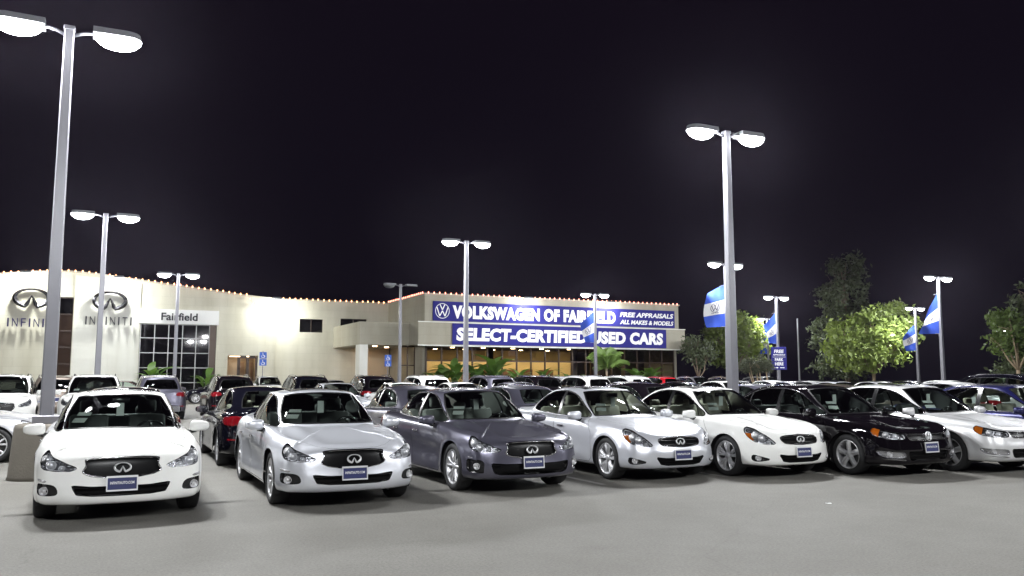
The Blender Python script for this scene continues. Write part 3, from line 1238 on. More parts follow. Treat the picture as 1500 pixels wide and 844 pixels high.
# ------------------------------------------------------------------ the four car shapes on this lot
def sports_sedan():
    C = dict(R=0.335, Ra=0.372, wf=1.425, wr=-1.425, track=0.885, rim_r=0.240, rim_style='twin')
    C['stations'] = [
        (2.285, 0.00, [(.15, .205), (.06, .215), (.02, .27), (.01, .36), (.03, .47), (.045, .58), (.065, .68), (.105, .735), (.20, .770)]),
        (2.255, 0.40, [(.15, .205), (.06, .215), (.02, .27), (.01, .36), (.025, .47), (.04, .58), (.065, .68), (.110, .738), (.20, .775)]),
        (2.165, 0.66, [(.13, .205), (.05, .22), (.01, .28), (.0, .38), (.01, .49), (.03, .59), (.07, .69), (.14, .755), (.23, .795)]),
        (1.985, 0.83, [(.10, .21), (.03, .225), (.0, .29), (.0, .40), (.0, .51), (.01, .61), (.045, .71), (.11, .782), (.19, .825)]),
        (1.425, 0.905, [(.06, .21), (.02, .24), (.005, .33), (0, .44), (0, .56), (.004, .66), (.022, .76), (.065, .830), (.14, .868)]),
        (0.75, 0.905, [(.10, .19), (.03, .215), (.018, .32), (.028, .45), (.020, .57), (.004, .69), (.014, .80), (.05, .880), (.115, .925)]),
        (-0.30, 0.910, [(.10, .19), (.03, .215), (.020, .32), (.036, .45), (.030, .59), (.006, .73), (.014, .84), (.045, .905), (.105, .945)]),
        (-1.425, 0.910, [(.06, .21), (.02, .24), (.005, .33), (0, .45), (0, .60), (.003, .75), (.024, .87), (.075, .945), (.15, .985)]),
        (-2.15, 0.845, [(.13, .25), (.05, .275), (.015, .36), (0, .48), (.01, .62), (.025, .78), (.055, .90), (.115, .970), (.20, 1.000)]),
        (-2.45, 0.56, [(.16, .27), (.06, .29), (.02, .38), (0, .48), (.01, .60), (.04, .74), (.055, .88), (.085, .985), (.16, 1.020)]),
        (-2.535, 0.00, [(.17, .27), (.07, .29), (.02, .38), (0, .48), (.01, .58), (.05, .70), (.055, .86), (.065, .995), (.14, 1.030)])]
    C['spine'] = [(2.15, .785), (1.95, .825), (1.6, .885), (1.1, .948), (.7, .965), (-1.6, 1.04), (-2.1, 1.05), (-2.45, 1.035)]
    C['spine_front'], C['spine_rear'] = .95, -1.68
    C['creases'] = [(lambda x: 0.40 + 0.10 * (2.1 - x), 0.10, 0.022, 0.8, 2.0)]
    C['base'] = [(0, 1.02, 0, .945), (.35, .99, .28, .942), (.7, .90, .53, .938), (1, .70, .705, .925), (1.5, .30, .765, .920), (2, -.25, .785, .930), (2.5, -.85, .765, .955), (3, -1.45, .690, .985), (3.35, -1.72, .56, 1.005), (3.7, -1.83, .32, 1.015), (4, -1.86, 0, 1.02)]
    C['top'] = [(0, .24, 0, 1.412), (.35, .225, .20, 1.409), (.7, .18, .40, 1.398), (1, .07, .525, 1.372), (1.5, -.12, .555, 1.385), (2, -.38, .565, 1.390), (2.5, -.68, .555, 1.380), (3, -.98, .510, 1.355), (3.35, -1.10, .40, 1.362), (3.7, -1.15, .20, 1.375), (4, -1.165, 0, 1.378)]
    C['roof'] = [(.26, 1.412), (.05, 1.432), (-.35, 1.445), (-.8, 1.428), (-1.2, 1.375)]
    C['windscreen'] = [(-.2, .06), (.90, .06), (.93, .5), (.90, .95), (-.2, .97)]
    C['rearscreen'] = [(4.2, .10), (3.42, .10), (3.40, .5), (3.45, .93), (4.2, .95)]
    C['side_window'] = [(.72, .955), (.46, 1.115), (.16, 1.275), (-.12, 1.345), (-.45, 1.360), (-.80, 1.335), (-1.12, 1.235), (-1.40, 1.085), (-1.36, 1.03), (-.9, .995), (-.2, .968), (.3, .955)]
    C['panes'] = [('door_window', -.235, 2.0), ('door_window', -1.06, -.325), ('quarter_window', -2, -1.085)]
    C['window_trim'] = 'darkchrome'
    C['sunroof'] = [(.06, -.1), (.06, .40), (-.42, .42), (-.42, -.1)]
    C['door_front'] = [(.98, .30), (.90, .24), (-.20, .24), (-.28, .60), (-.29, 1.4), (.64, 1.4), (.80, .93), (.98, .70)]
    C['door_rear'] = [(-.21, .24), (-.98, .24), (-1.03, .55), (-1.36, .85), (-1.42, 1.4), (-.30, 1.4), (-.29, .60)]
    C['handles'], C['handle_z'] = (-.02, -.98), .745
    C['handle_mat'] = 'chrome'
    C['hood'] = [(2.185, 0.0), (2.165, .30), (2.10, .43), (1.93, .575), (1.75, .665), (1.4, .72), (.95, .735), (.80, .62), (.88, 0.0)]
    C['hood_t'] = .72
    C['stickers'] = [(.66, .30, .085, .045), (.60, .47, .085, .035)]
    C['cuts'] = {
        'grille': ('front', [(-.2, .722), (.22, .720), (.35, .711), (.395, .702), (.402, .690), (.382, .645), (.388, .618), (.418, .575), (.412, .553), (.33, .517), (.18, .494), (-.2, .488)]),
        'lower_grille': ('front', [(-.2, .405), (.30, .410), (.50, .430), (.515, .415), (.46, .318), (.30, .300), (-.2, .295)]),
        'headlight': ('front', [(.465, .598), (.48, .625), (.60, .666), (.78, .728), (.95, .782), (1.03, .798), (1.065, .790), (1.045, .730), (1.00, .665), (.93, .618), (.84, .592), (.70, .578), (.54, .575)]),
        'fog': ('front', smooth_poly([(.66, .330), (.665, .40), (.74, .440), (.95, .445), (.99, .40), (.96, .335), (.80, .315)], 4)),
        'mark_strip': ('front', [(.77, .455), (.80, .485), (.98, .500), (1.00, .470)]),
        'taillight': ('rear', smooth_poly([(.50, .80), (.56, .90), (.75, .925), (1.0, .915), (1.20, .89), (1.16, .81), (.95, .755), (.70, .765)], 4)),
        'diffuser': ('rear', [(-.2, .24), (-.2, .36), (.40, .36), (.48, .24)]),
        'reflector_rear': ('rear', [(.62, .50), (.62, .535), (.92, .545), (.92, .51)])}
    C['bulbs'] = [(.78, .662, .043), (.92, .708, .046), (.65, .622, .026)]
    C['lamp_mat'] = 'fog_chrome'
    C['fog_at'] = (.83, .372, .042)
    C['mesh_lines'] = 0
    C['bars'], C['bar_h'], C['bar_mat'] = 8, .004, 'trim'
    C['mark_mat'] = 'lamp_bowl'
    C['emblem'], C['emblem_r'] = 'oval', .088
    C['grille_frame'], C['grille_frame_mat'] = .015, 'chrome'
    C['mirror_at'] = (.62, .87, .965)
    C['cabin_x'], C['belt'] = (-1.15, .88), .93
    C['seat_x'], C['rear_seat_x'] = -.28, -1.02
    C['inner_mirror'] = (.28, 1.30)
    C['plate_front'], C['plate_rear'] = (2.288, .435), (-2.50, .80)
    C['plate_text'] = 'INFINITIAUTO.COM'
    C['exhaust'] = (-2.42, .55, .30)
    return C


def round_sedan():
    C = sports_sedan()
    C.update(rim_style='split', R=0.328, Ra=0.362, rim_r=0.236, track=0.872)
    C['stations'] = [
        (2.275, 0.00, [(.16, .205), (.07, .22), (.03, .28), (.01, .37), (.0, .46), (.03, .56), (.07, .64), (.125, .705), (.22, .745)]),
        (2.245, 0.38, [(.16, .205), (.07, .22), (.03, .28), (.01, .37), (.0, .46), (.03, .56), (.075, .645), (.13, .715), (.22, .755)]),
        (2.145, 0.63, [(.13, .205), (.05, .22), (.01, .28), (.0, .38), (.01, .49), (.04, .59), (.09, .69), (.16, .765), (.25, .80)]),
        (1.950, 0.805, [(.10, .21), (.03, .225), (.0, .29), (.0, .40), (.01, .51), (.03, .62), (.075, .73), (.14, .80), (.22, .838)]),
        (1.425, 0.890, [(.06, .21), (.02, .24), (.005, .33), (0, .44), (0, .56), (.008, .68), (.035, .79), (.085, .855), (.16, .888)]),
        (0.75, 0.885, [(.10, .19), (.03, .215), (.012, .32), (.010, .45), (.004, .57), (.004, .69), (.018, .80), (.055, .885), (.120, .928)]),
        (-0.30, 0.885, [(.10, .19), (.03, .215), (.012, .32), (.014, .45), (.006, .59), (.004, .73), (.018, .84), (.050, .905), (.110, .945)]),
        (-1.425, 0.890, [(.06, .21), (.02, .24), (.005, .33), (0, .45), (0, .60), (.006, .75), (.03, .87), (.08, .945), (.155, .985)]),
        (-2.12, 0.820, [(.13, .25), (.05, .275), (.015, .36), (0, .48), (.01, .62), (.025, .78), (.06, .90), (.12, .970), (.20, 1.000)]),
        (-2.42, 0.54, [(.16, .27), (.06, .29), (.02, .38), (0, .48), (.01, .60), (.04, .74), (.055, .88), (.085, .985), (.16, 1.020)]),
        (-2.495, 0.00, [(.17, .27), (.07, .29), (.02, .38), (0, .48), (.01, .58), (.05, .70), (.055, .86), (.065, .995), (.14, 1.030)])]
    C['spine'] = [(2.13, .76), (1.95, .815), (1.6, .885), (1.1, .950), (.7, .968), (-1.6, 1.035), (-2.1, 1.045), (-2.40, 1.035)]
    C['spine_front'], C['spine_rear'] = .93, -1.66
    C['creases'] = [(lambda x: 0.42 + 0.08 * (2.1 - x), 0.09, 0.018, 0.8, 2.0)]
    C['base'] = [(0, 1.00, 0, .945), (.35, .97, .28, .942), (.7, .88, .52, .938), (1, .68, .690, .925), (1.5, .28, .748, .920), (2, -.27, .765, .930), (2.5, -.87, .748, .955), (3, -1.47, .675, .985), (3.35, -1.72, .55, 1.005), (3.7, -1.82, .32, 1.012), (4, -1.85, 0, 1.015)]
    C['top'] = [(0, .20, 0, 1.412), (.35, .185, .20, 1.410), (.7, .14, .39, 1.400), (1, .03, .515, 1.376), (1.5, -.16, .545, 1.392), (2, -.42, .555, 1.398), (2.5, -.70, .545, 1.388), (3, -.98, .505, 1.358), (3.35, -1.10, .40, 1.362), (3.7, -1.15, .20, 1.372), (4, -1.165, 0, 1.375)]
    C['roof'] = [(.22, 1.413), (.0, 1.438), (-.4, 1.452), (-.8, 1.435), (-1.2, 1.372)]
    C['side_window'] = [(.66, .958), (.42, 1.115), (.12, 1.275), (-.16, 1.350), (-.45, 1.368), (-.78, 1.345), (-1.08, 1.255), (-1.28, 1.13), (-1.33, 1.03), (-.9, .995), (-.2, .970), (.3, .958)]
    C['panes'] = [('door_window', -.255, 2.0), ('door_window', -2, -.345)]
    C['window_trim'] = 'trim'
    C['handle_mat'] = 'chrome'
    C['hood'] = [(2.145, 0.0), (2.125, .28), (2.06, .42), (1.88, .555), (1.72, .64), (1.4, .69), (.95, .715), (.80, .62), (.88, 0.0)]
    C['cuts'] = {
        'grille': ('front', smooth_poly([(-.2, .690), (.20, .688), (.36, .672), (.41, .640), (.375, .580), (.27, .545), (-.2, .535)], 4)),
        'lower_grille': ('front', [(-.2, .375), (.30, .378), (.44, .395), (.46, .38), (.38, .275), (.25, .255), (-.2, .255)]),
        'headlight': ('front', smooth_poly([(.50, .560), (.57, .632), (.70, .715), (.86, .775), (1.00, .808), (1.09, .815), (1.09, .76), (1.03, .690), (.95, .630), (.82, .575), (.64, .545)], 4)),
        'fog': ('front', smooth_poly([(.60, .315), (.72, .355), (.84, .385), (.90, .375), (.905, .31), (.84, .280), (.72, .285)], 4)),
        'taillight': ('rear', smooth_poly([(.46, .80), (.50, .90), (.70, .935), (.95, .93), (1.12, .89), (1.08, .78), (.88, .72), (.60, .745)], 4)),
        'reflector_rear': ('rear', [(.62, .40), (.62, .43), (.86, .44), (.86, .41)])}
    C['amber'] = [(.88, .60), (.93, .72), (1.20, .74), (1.2, .60)]
    C['bulbs'] = [(.86, .700, .052), (.73, .640, .050), (.62, .595, .028)]
    C['fog_at'] = (.80, .330, .040)
    C['mesh_lines'] = 0
    C['bars'], C['bar_h'] = 5, .009
    C['emblem_r'] = .080
    C['grille_frame'], C['grille_frame_mat'] = .016, 'chrome'
    C['mirror_at'] = (.58, .85, .975)
    C['plate_front'], C['plate_rear'] = (2.292, .425), (-2.47, .80)
    C['exhaust'] = (-2.38, .52, .30)
    return C


def family_sedan():
    C = sports_sedan()
    C.update(rim_style='five', R=0.332, Ra=0.368, rim_r=0.232, track=0.888, wf=1.40, wr=-1.40)
    C['stations'] = [
        (2.310, 0.00, [(.17, .205), (.08, .215), (.03, .26), (.015, .35), (.0, .45), (.02, .55), (.035, .64), (.075, .715), (.18, .765)]),
        (2.285, 0.40, [(.17, .205), (.08, .215), (.03, .26), (.015, .35), (.0, .45), (.02, .55), (.035, .64), (.08, .72), (.18, .770)]),
        (2.215, 0.67, [(.14, .205), (.06, .22), (.015, .28), (.0, .38), (.0, .48), (.02, .58), (.045, .67), (.10, .752), (.20, .80)]),
        (2.010, 0.845, [(.10, .21), (.03, .225), (.0, .29), (.0, .40), (.0, .51), (.01, .61), (.03, .71), (.085, .792), (.17, .838)]),
        (1.40, 0.915, [(.06, .21), (.02, .24), (.005, .33), (0, .44), (0, .56), (.003, .68), (.015, .78), (.055, .855), (.13, .895)]),
        (0.75, 0.915, [(.10, .19), (.03, .215), (.012, .32), (.016, .45), (.012, .57), (.004, .69), (.012, .80), (.045, .895), (.11, .942)]),
        (-0.30, 0.917, [(.10, .19), (.03, .215), (.012, .32), (.018, .45), (.014, .59), (.004, .73), (.012, .84), (.040, .915), (.10, .958)]),
        (-1.40, 0.915, [(.06, .21), (.02, .24), (.005, .33), (0, .45), (0, .60), (.003, .75), (.018, .87), (.06, .945), (.135, .988)]),
        (-2.16, 0.865, [(.13, .25), (.05, .275), (.015, .36), (0, .48), (.01, .62), (.02, .78), (.045, .90), (.10, .975), (.19, 1.010)]),
        (-2.47, 0.60, [(.16, .27), (.06, .29), (.02, .38), (0, .48), (.01, .60), (.03, .74), (.045, .88), (.075, .995), (.15, 1.035)]),
        (-2.555, 0.00, [(.17, .27), (.07, .29), (.02, .38), (0, .48), (.01, .58), (.04, .70), (.045, .86), (.055, 1.005), (.13, 1.045)])]
    C['spine'] = [(2.18, .775), (1.95, .83), (1.6, .895), (1.15, .960), (.75, .978), (-1.6, 1.045), (-2.1, 1.06), (-2.45, 1.048)]
    C['spine_front'], C['spine_rear'] = 1.03, -1.75
    C['creases'] = [(lambda x: 0.48 + 0.06 * (2.1 - x), 0.06, 0.012, 0.8, 2.0)]
    C['base'] = [(0, 1.12, 0, .955), (.35, 1.09, .28, .952), (.7, 1.00, .54, .945), (1, .80, .720, .935), (1.5, .36, .780, .935), (2, -.25, .795, .945), (2.5, -.90, .780, .965), (3, -1.52, .715, .990), (3.35, -1.80, .58, 1.010), (3.7, -1.90, .34, 1.02), (4, -1.93, 0, 1.025)]
    C['top'] = [(0, .30, 0, 1.448), (.35, .285, .21, 1.446), (.7, .24, .41, 1.436), (1, .12, .545, 1.412), (1.5, -.10, .575, 1.426), (2, -.40, .585, 1.432), (2.5, -.74, .575, 1.422), (3, -1.08, .530, 1.394), (3.35, -1.20, .41, 1.398), (3.7, -1.25, .21, 1.408), (4, -1.265, 0, 1.410)]
    C['roof'] = [(.32, 1.449), (.05, 1.474), (-.4, 1.487), (-.9, 1.468), (-1.3, 1.408)]
    C['side_window'] = [(.80, .968), (.52, 1.135), (.20, 1.305), (-.10, 1.385), (-.45, 1.403), (-.85, 1.380), (-1.20, 1.275), (-1.50, 1.105), (-1.62, 1.045), (-1.0, 1.005), (-.2, .982), (.3, .970)]
    C['panes'] = [('door_window', -.235, 2.0), ('door_window', -1.06, -.325), ('quarter_window', -2, -1.10)]
    C['window_trim'] = 'chrome'
    C['handle_mat'] = 'chrome'
    C['door_front'] = [(1.00, .30), (.92, .24), (-.20, .24), (-.28, .60), (-.29, 1.4), (.72, 1.4), (.88, .95), (1.00, .72)]
    C['hood'] = [(2.225, 0.0), (2.205, .30), (2.15, .50), (1.95, .68), (1.4, .755), (.98, .775), (.86, .64), (.98, 0.0)]
    C['cuts'] = {
        'grille': ('front', [(-.2, .700), (.30, .702), (.485, .712), (.485, .700), (.44, .615), (.40, .598), (-.2, .590)]),
        'lower_grille': ('front', [(-.2, .425), (.46, .428), (.48, .40), (.44, .30), (.40, .275), (-.2, .270)]),
        'headlight': ('front', smooth_poly([(.50, .625), (.505, .705), (.62, .728), (.80, .752), (.98, .782), (1.10, .800), (1.12, .745), (1.06, .680), (.90, .630), (.68, .612)], 4)),
        'fog': ('front', smooth_poly([(.53, .335), (.54, .395), (.60, .420), (.80, .428), (1.00, .435), (1.00, .395), (.90, .345), (.72, .322)], 4)),
        'chrome_strip': ('front', [(.52, .285), (.54, .305), (1.02, .315), (1.04, .30)]),
        'taillight': ('rear', [(.48, .82), (.52, .94), (.98, .955), (1.16, .935), (1.13, .82), (.98, .79)]),
        'reflector_rear': ('rear', [(.62, .36), (.62, .39), (.98, .40), (.98, .37)])}
    C['amber'] = [(.99, .60), (.965, .83), (1.3, .83), (1.3, .60)]
    C['bulbs'] = [(.86, .700, .042), (.68, .670, .040)]
    C['lamp_mat'] = 'lamp_dark'
    C['fog_at'] = (.80, .378, .038)
    C['fog_mat'] = 'fog_chrome'
    C['mesh_lines'] = 0
    C['bars'], C['bar_h'], C['bar_mat'] = 3, .008, 'chrome'
    C['emblem'], C['emblem_r'] = 'round', .075
    C['grille_frame'] = .006
    C['mirror_at'] = (.70, .885, 1.00)
    C['cabin_x'], C['belt'] = (-1.20, .98), .945
    C['seat_x'], C['rear_seat_x'] = -.24, -1.06
    C['inner_mirror'] = (.34, 1.33)
    C['plate_front'], C['plate_rear'] = (2.325, .485), (-2.53, .62)
    C.pop('exhaust')
    return C


def crossover():
    C = sports_sedan()
    C.update(rim_style='split', R=0.375, Ra=0.415, rim_r=0.250, track=0.945, wf=1.45, wr=-1.45, flare=0.018)
    C['stations'] = [
        (2.420, 0.00, [(.20, .25), (.09, .265), (.03, .33), (.01, .44), (.0, .55), (.02, .68), (.045, .82), (.09, .92), (.20, .985)]),
        (2.390, 0.42, [(.20, .25), (.09, .265), (.03, .33), (.01, .44), (.0, .55), (.02, .68), (.045, .82), (.095, .925), (.20, .99)]),
        (2.290, 0.70, [(.16, .25), (.06, .27), (.01, .34), (.0, .45), (.0, .57), (.02, .69), (.06, .82), (.12, .935), (.22, 1.01)]),
        (2.080, 0.885, [(.12, .25), (.04, .27), (.0, .35), (.0, .46), (.0, .58), (.01, .70), (.04, .84), (.10, .96), (.19, 1.03)]),
        (1.45, 0.970, [(.06, .25), (.02, .28), (.005, .38), (0, .50), (0, .63), (.004, .76), (.02, .90), (.07, 1.00), (.15, 1.055)]),
        (0.75, 0.965, [(.10, .23), (.03, .255), (.012, .37), (.020, .51), (.014, .64), (.004, .78), (.016, .92), (.055, 1.03), (.12, 1.085)]),
        (-0.30, 0.968, [(.10, .23), (.03, .255), (.012, .37), (.024, .51), (.018, .66), (.004, .81), (.016, .95), (.050, 1.05), (.11, 1.10)]),
        (-1.45, 0.968, [(.06, .25), (.02, .28), (.005, .38), (0, .50), (0, .66), (.004, .82), (.022, .96), (.06, 1.06), (.13, 1.115)]),
        (-2.20, 0.900, [(.14, .30), (.05, .33), (.015, .42), (0, .55), (.01, .70), (.02, .86), (.04, .98), (.07, 1.07), (.12, 1.125)]),
        (-2.47, 0.62, [(.17, .32), (.06, .35), (.02, .44), (0, .56), (.03, .70), (.05, .84), (.065, .97), (.085, 1.07), (.12, 1.13)]),
        (-2.555, 0.00, [(.18, .32), (.07, .35), (.02, .44), (0, .56), (.04, .70), (.06, .84), (.075, .97), (.095, 1.07), (.13, 1.13)])]
    C['spine'] = [(2.28, 1.00), (2.05, 1.035), (1.7, 1.085), (1.3, 1.125), (.9, 1.14), (-1.9, 1.15), (-2.3, 1.14), (-2.45, 1.135)]
    C['spine_front'], C['spine_rear'] = 1.18, -2.25
    C['creases'] = [(lambda x: 0.46 + 0.08 * (2.2 - x), 0.09, 0.02, 0.9, 2.1)]
    C['base'] = [(0, 1.28, 0, 1.115), (.35, 1.25, .30, 1.112), (.7, 1.15, .57, 1.105), (1, .92, .755, 1.085), (1.5, .42, .825, 1.075), (2, -.30, .845, 1.085), (2.5, -1.10, .835, 1.10), (3, -1.95, .790, 1.105), (3.35, -2.28, .65, 1.105), (3.7, -2.40, .36, 1.105), (4, -2.43, 0, 1.105)]
    C['top'] = [(0, .50, 0, 1.680), (.35, .485, .22, 1.678), (.7, .43, .45, 1.668), (1, .30, .600, 1.640), (1.5, .00, .640, 1.660), (2, -.45, .652, 1.672), (2.5, -1.05, .645, 1.660), (3, -1.72, .600, 1.610), (3.35, -1.93, .47, 1.615), (3.7, -2.01, .24, 1.625), (4, -2.03, 0, 1.628)]
    C['roof'] = [(.52, 1.680), (.2, 1.710), (-.4, 1.728), (-1.2, 1.712), (-1.8, 1.665), (-2.08, 1.625)]
    C['rearscreen'] = [(4.2, .12), (3.36, .12), (3.34, .5), (3.38, .84), (4.2, .86)]
    C['side_window'] = [(.92, 1.120), (.66, 1.290), (.36, 1.470), (.10, 1.580), (-.35, 1.620), (-1.00, 1.605), (-1.50, 1.545), (-1.88, 1.40), (-1.94, 1.26), (-1.70, 1.165), (-.9, 1.145), (-.1, 1.125), (.4, 1.115)]
    C['panes'] = [('door_window', -.135, 2.0), ('door_window', -1.08, -.225), ('quarter_window', -3, -1.16)]
    C['window_trim'] = 'chrome'
    C['sunroof'] = [(.25, -.1), (.25, .45), (-.35, .46), (-.35, -.1)]
    C['side_glass'] = 'auto_glass'
    C['rear_glass'] = 'auto_glass_dark'
    C['door_front'] = [(1.02, .36), (.94, .29), (-.10, .29), (-.18, .70), (-.19, 1.6), (.84, 1.6), (.98, 1.09), (1.04, .85)]
    C['door_rear'] = [(-.11, .29), (-.94, .29), (-1.00, .62), (-1.26, .92), (-1.32, 1.6), (-.20, 1.6), (-.19, .70)]
    C['handles'], C['handle_z'] = (.06, -.92), .90
    C['hood'] = [(2.20, 0.0), (2.19, .32), (2.12, .50), (1.92, .66), (1.5, .74), (1.08, .79), (.98, .62), (1.10, 0.0)]
    C['cuts'] = {
        'grille': ('front', smooth_poly([(-.2, .885), (.25, .885), (.44, .872), (.46, .80), (.48, .76), (.38, .640), (.22, .605), (-.2, .600)], 4)),
        'lower_grille': ('front', [(-.2, .455), (.36, .458), (.54, .470), (.50, .36), (.36, .345), (-.2, .34)]),
        'headlight': ('front', smooth_poly([(.55, .775), (.62, .835), (.78, .890), (.95, .945), (1.12, .985), (1.12, .92), (1.02, .845), (.86, .790), (.68, .762)], 4)),
        'fog': ('front', smooth_poly([(.70, .40), (.71, .47), (.80, .505), (.98, .50), (1.00, .45), (.96, .40), (.82, .385)], 4)),
        'taillight': ('rear', smooth_poly([(.58, .93), (.62, 1.03), (.80, 1.055), (1.05, 1.05), (1.26, 1.02), (1.22, .93), (1.0, .885), (.78, .895)], 4)),
        'reflector_rear': ('rear', [(.66, .50), (.66, .54), (1.0, .55), (1.0, .51)])}
    C['bulbs'] = [(.90, .865, .045), (.76, .820, .036)]
    C['fog_at'] = (.85, .445, .045)
    C['bars'], C['bar_h'], C['bar_mat'] = 4, .009, 'chrome'
    C['mesh_lines'] = 0
    C['emblem_r'] = .10
    C['grille_frame'], C['grille_frame_mat'] = .018, 'chrome'
    C['mirror_at'] = (.84, .935, 1.16)
    C['cabin_x'], C['belt'] = (-2.0, 1.10), 1.09
    C['floor_z'], C['seat_lift'] = .36, .10
    C['seat_x'], C['rear_seat_x'] = -.12, -1.0
    C['inner_mirror'] = (.52, 1.56)
    C['plate_front'], C['plate_rear'] = (2.43, .53), (-2.53, .82)
    C['exhaust'] = (-2.40, .58, .36)
    C['stickers'] = [(.62, .25, .08, .04)]
    C['rails'] = ((.15, -1.55), .60)
    return C


def sports_sedan_aero():
    """same shell with the deeper sport bumper of the dark grey car"""
    C = sports_sedan()
    cuts = dict(C['cuts'])
    cuts['lower_grille'] = ('front', [(-.2, .418), (.40, .422), (.60, .438), (.625, .425), (.585, .300), (.50, .272), (-.2, .262)])
    cuts['fog'] = ('front', [(.725, .300), (.715, .440), (.76, .478), (.99, .490), (1.03, .470), (1.02, .345), (.95, .305)])
    cuts['mark_strip'] = ('front', [(.77, .500), (.775, .515), (1.00, .528), (1.005, .512)])
    C['cuts'] = cuts
    C['chrome_lip'] = 1
    C['fog_at'] = (.83, .385, .040)
    C['low_bars'] = 3
    return C


# ------------------------------------------------------------------ setting: ground, kerbs, markings
def asphalt():
    m = bpy.data.materials.new('asphalt')
    m.use_nodes = True
    nt = m.node_tree
    p = nt.nodes['Principled BSDF']
    tc = nt.nodes.new('ShaderNodeTexCoord')

    def noise(scale, detail=5, rough=0.55):
        n = nt.nodes.new('ShaderNodeTexNoise')
        n.inputs['Scale'].default_value = scale
        n.inputs['Detail'].default_value = detail
        n.inputs['Roughness'].default_value = rough
        nt.links.new(tc.outputs['Object'], n.inputs['Vector'])
        return n
    big, mid, fine = noise(0.22, 4), noise(1.7, 6, 0.65), noise(38, 5, 0.75)
    ramp = nt.nodes.new('ShaderNodeValToRGB')
    ramp.color_ramp.elements[0].position = 0.30
    ramp.color_ramp.elements[0].color = (0.128, 0.123, 0.112, 1)
    ramp.color_ramp.elements[1].position = 0.72
    ramp.color_ramp.elements[1].color = (0.163, 0.158, 0.145, 1)
    nt.links.new(big.outputs['Fac'], ramp.inputs[0])
    r2 = nt.nodes.new('ShaderNodeValToRGB')
    r2.color_ramp.elements[0].position = 0.30
    r2.color_ramp.elements[0].color = (0.88, 0.87, 0.86, 1)
    r2.color_ramp.elements[1].position = 0.75
    r2.color_ramp.elements[1].color = (1.07, 1.07, 1.07, 1)
    nt.links.new(mid.outputs['Fac'], r2.inputs[0])
    r3 = nt.nodes.new('ShaderNodeValToRGB')
    r3.color_ramp.elements[0].position = 0.25
    r3.color_ramp.elements[0].color = (0.55, 0.55, 0.55, 1)
    r3.color_ramp.elements[1].position = 0.80
    r3.color_ramp.elements[1].color = (1.45, 1.45, 1.42, 1)
    nt.links.new(fine.outputs['Fac'], r3.inputs[0])
    out = ramp.outputs[0]
    for r in (r2, r3):
        mx = nt.nodes.new('ShaderNodeMix')
        mx.data_type = 'RGBA'
        mx.blend_type = 'MULTIPLY'
        mx.inputs[0].default_value = 1.0
        nt.links.new(out, mx.inputs[6])
        nt.links.new(r.outputs[0], mx.inputs[7])
        out = mx.outputs[2]
    # oil stains
    oil = noise(0.55, 3)
    r4 = nt.nodes.new('ShaderNodeValToRGB')
    r4.color_ramp.elements[0].position = 0.66
    r4.color_ramp.elements[0].color = (1, 1, 1, 1)
    r4.color_ramp.elements[1].position = 0.80
    r4.color_ramp.elements[1].color = (0.74, 0.72, 0.70, 1)
    nt.links.new(oil.outputs['Fac'], r4.inputs[0])
    mx = nt.nodes.new('ShaderNodeMix')
    mx.data_type = 'RGBA'
    mx.blend_type = 'MULTIPLY'
    mx.inputs[0].default_value = 1.0
    nt.links.new(out, mx.inputs[6])
    nt.links.new(r4.outputs[0], mx.inputs[7])
    # hairline cracks
    vo = nt.nodes.new('ShaderNodeTexVoronoi')
    vo.feature = 'DISTANCE_TO_EDGE'
    vo.inputs['Scale'].default_value = 0.21
    wob = nt.nodes.new('ShaderNodeVectorMath')
    wob.operation = 'MULTIPLY_ADD'
    wob.inputs[1].default_value = (0.55, 0.55, 0.0)
    nt.links.new(mid.outputs['Color'], wob.inputs[0])
    nt.links.new(tc.outputs['Object'], wob.inputs[2])
    nt.links.new(wob.outputs[0], vo.inputs['Vector'])
    r5 = nt.nodes.new('ShaderNodeValToRGB')
    r5.color_ramp.elements[0].position = 0.0
    r5.color_ramp.elements[0].color = (0.50, 0.49, 0.48, 1)
    r5.color_ramp.elements[1].position = 0.0035
    r5.color_ramp.elements[1].color = (1, 1, 1, 1)
    nt.links.new(vo.outputs['Distance'], r5.inputs[0])
    m5 = nt.nodes.new('ShaderNodeMix')
    m5.data_type = 'RGBA'
    m5.blend_type = 'MULTIPLY'
    m5.inputs[0].default_value = 0.22
    nt.links.new(mx.outputs[2], m5.inputs[6])
    nt.links.new(r5.outputs[0], m5.inputs[7])
    nt.links.new(m5.outputs[2], p.inputs['Base Color'])
    p.inputs['Roughness'].default_value = 0.78
    p.inputs['Specular IOR Level'].default_value = 0.35
    b = nt.nodes.new('ShaderNodeBump')
    b.inputs['Strength'].default_value = 0.5
    b.inputs['Distance'].default_value = 0.006
    nt.links.new(fine.outputs['Fac'], b.inputs['Height'])
    nt.links.new(b.outputs[0], p.inputs['Normal'])
    MATS['asphalt'] = m


asphalt()
mat('line_paint', (0.27, 0.26, 0.245), 0.8, noise=(7, 0.45))
mat('concrete', (0.125, 0.112, 0.092), 0.85, noise=(3.5, 0.22), bump=(30, 0.4))
mat('kerb', (0.36, 0.35, 0.32), 0.85, noise=(2.0, 0.15))
mat('stucco', (0.61, 0.59, 0.505), 0.9, noise=(0.5, 0.06), bump=(18, 0.25))
mat('stucco_white', (0.74, 0.74, 0.70), 0.85, noise=(0.6, 0.04), bump=(18, 0.15))
mat('stucco_tan', (0.36, 0.34, 0.28), 0.9, noise=(0.5, 0.06), bump=(18, 0.25))
mat('stucco_grey', (0.30, 0.29, 0.25), 0.9, noise=(0.6, 0.05))


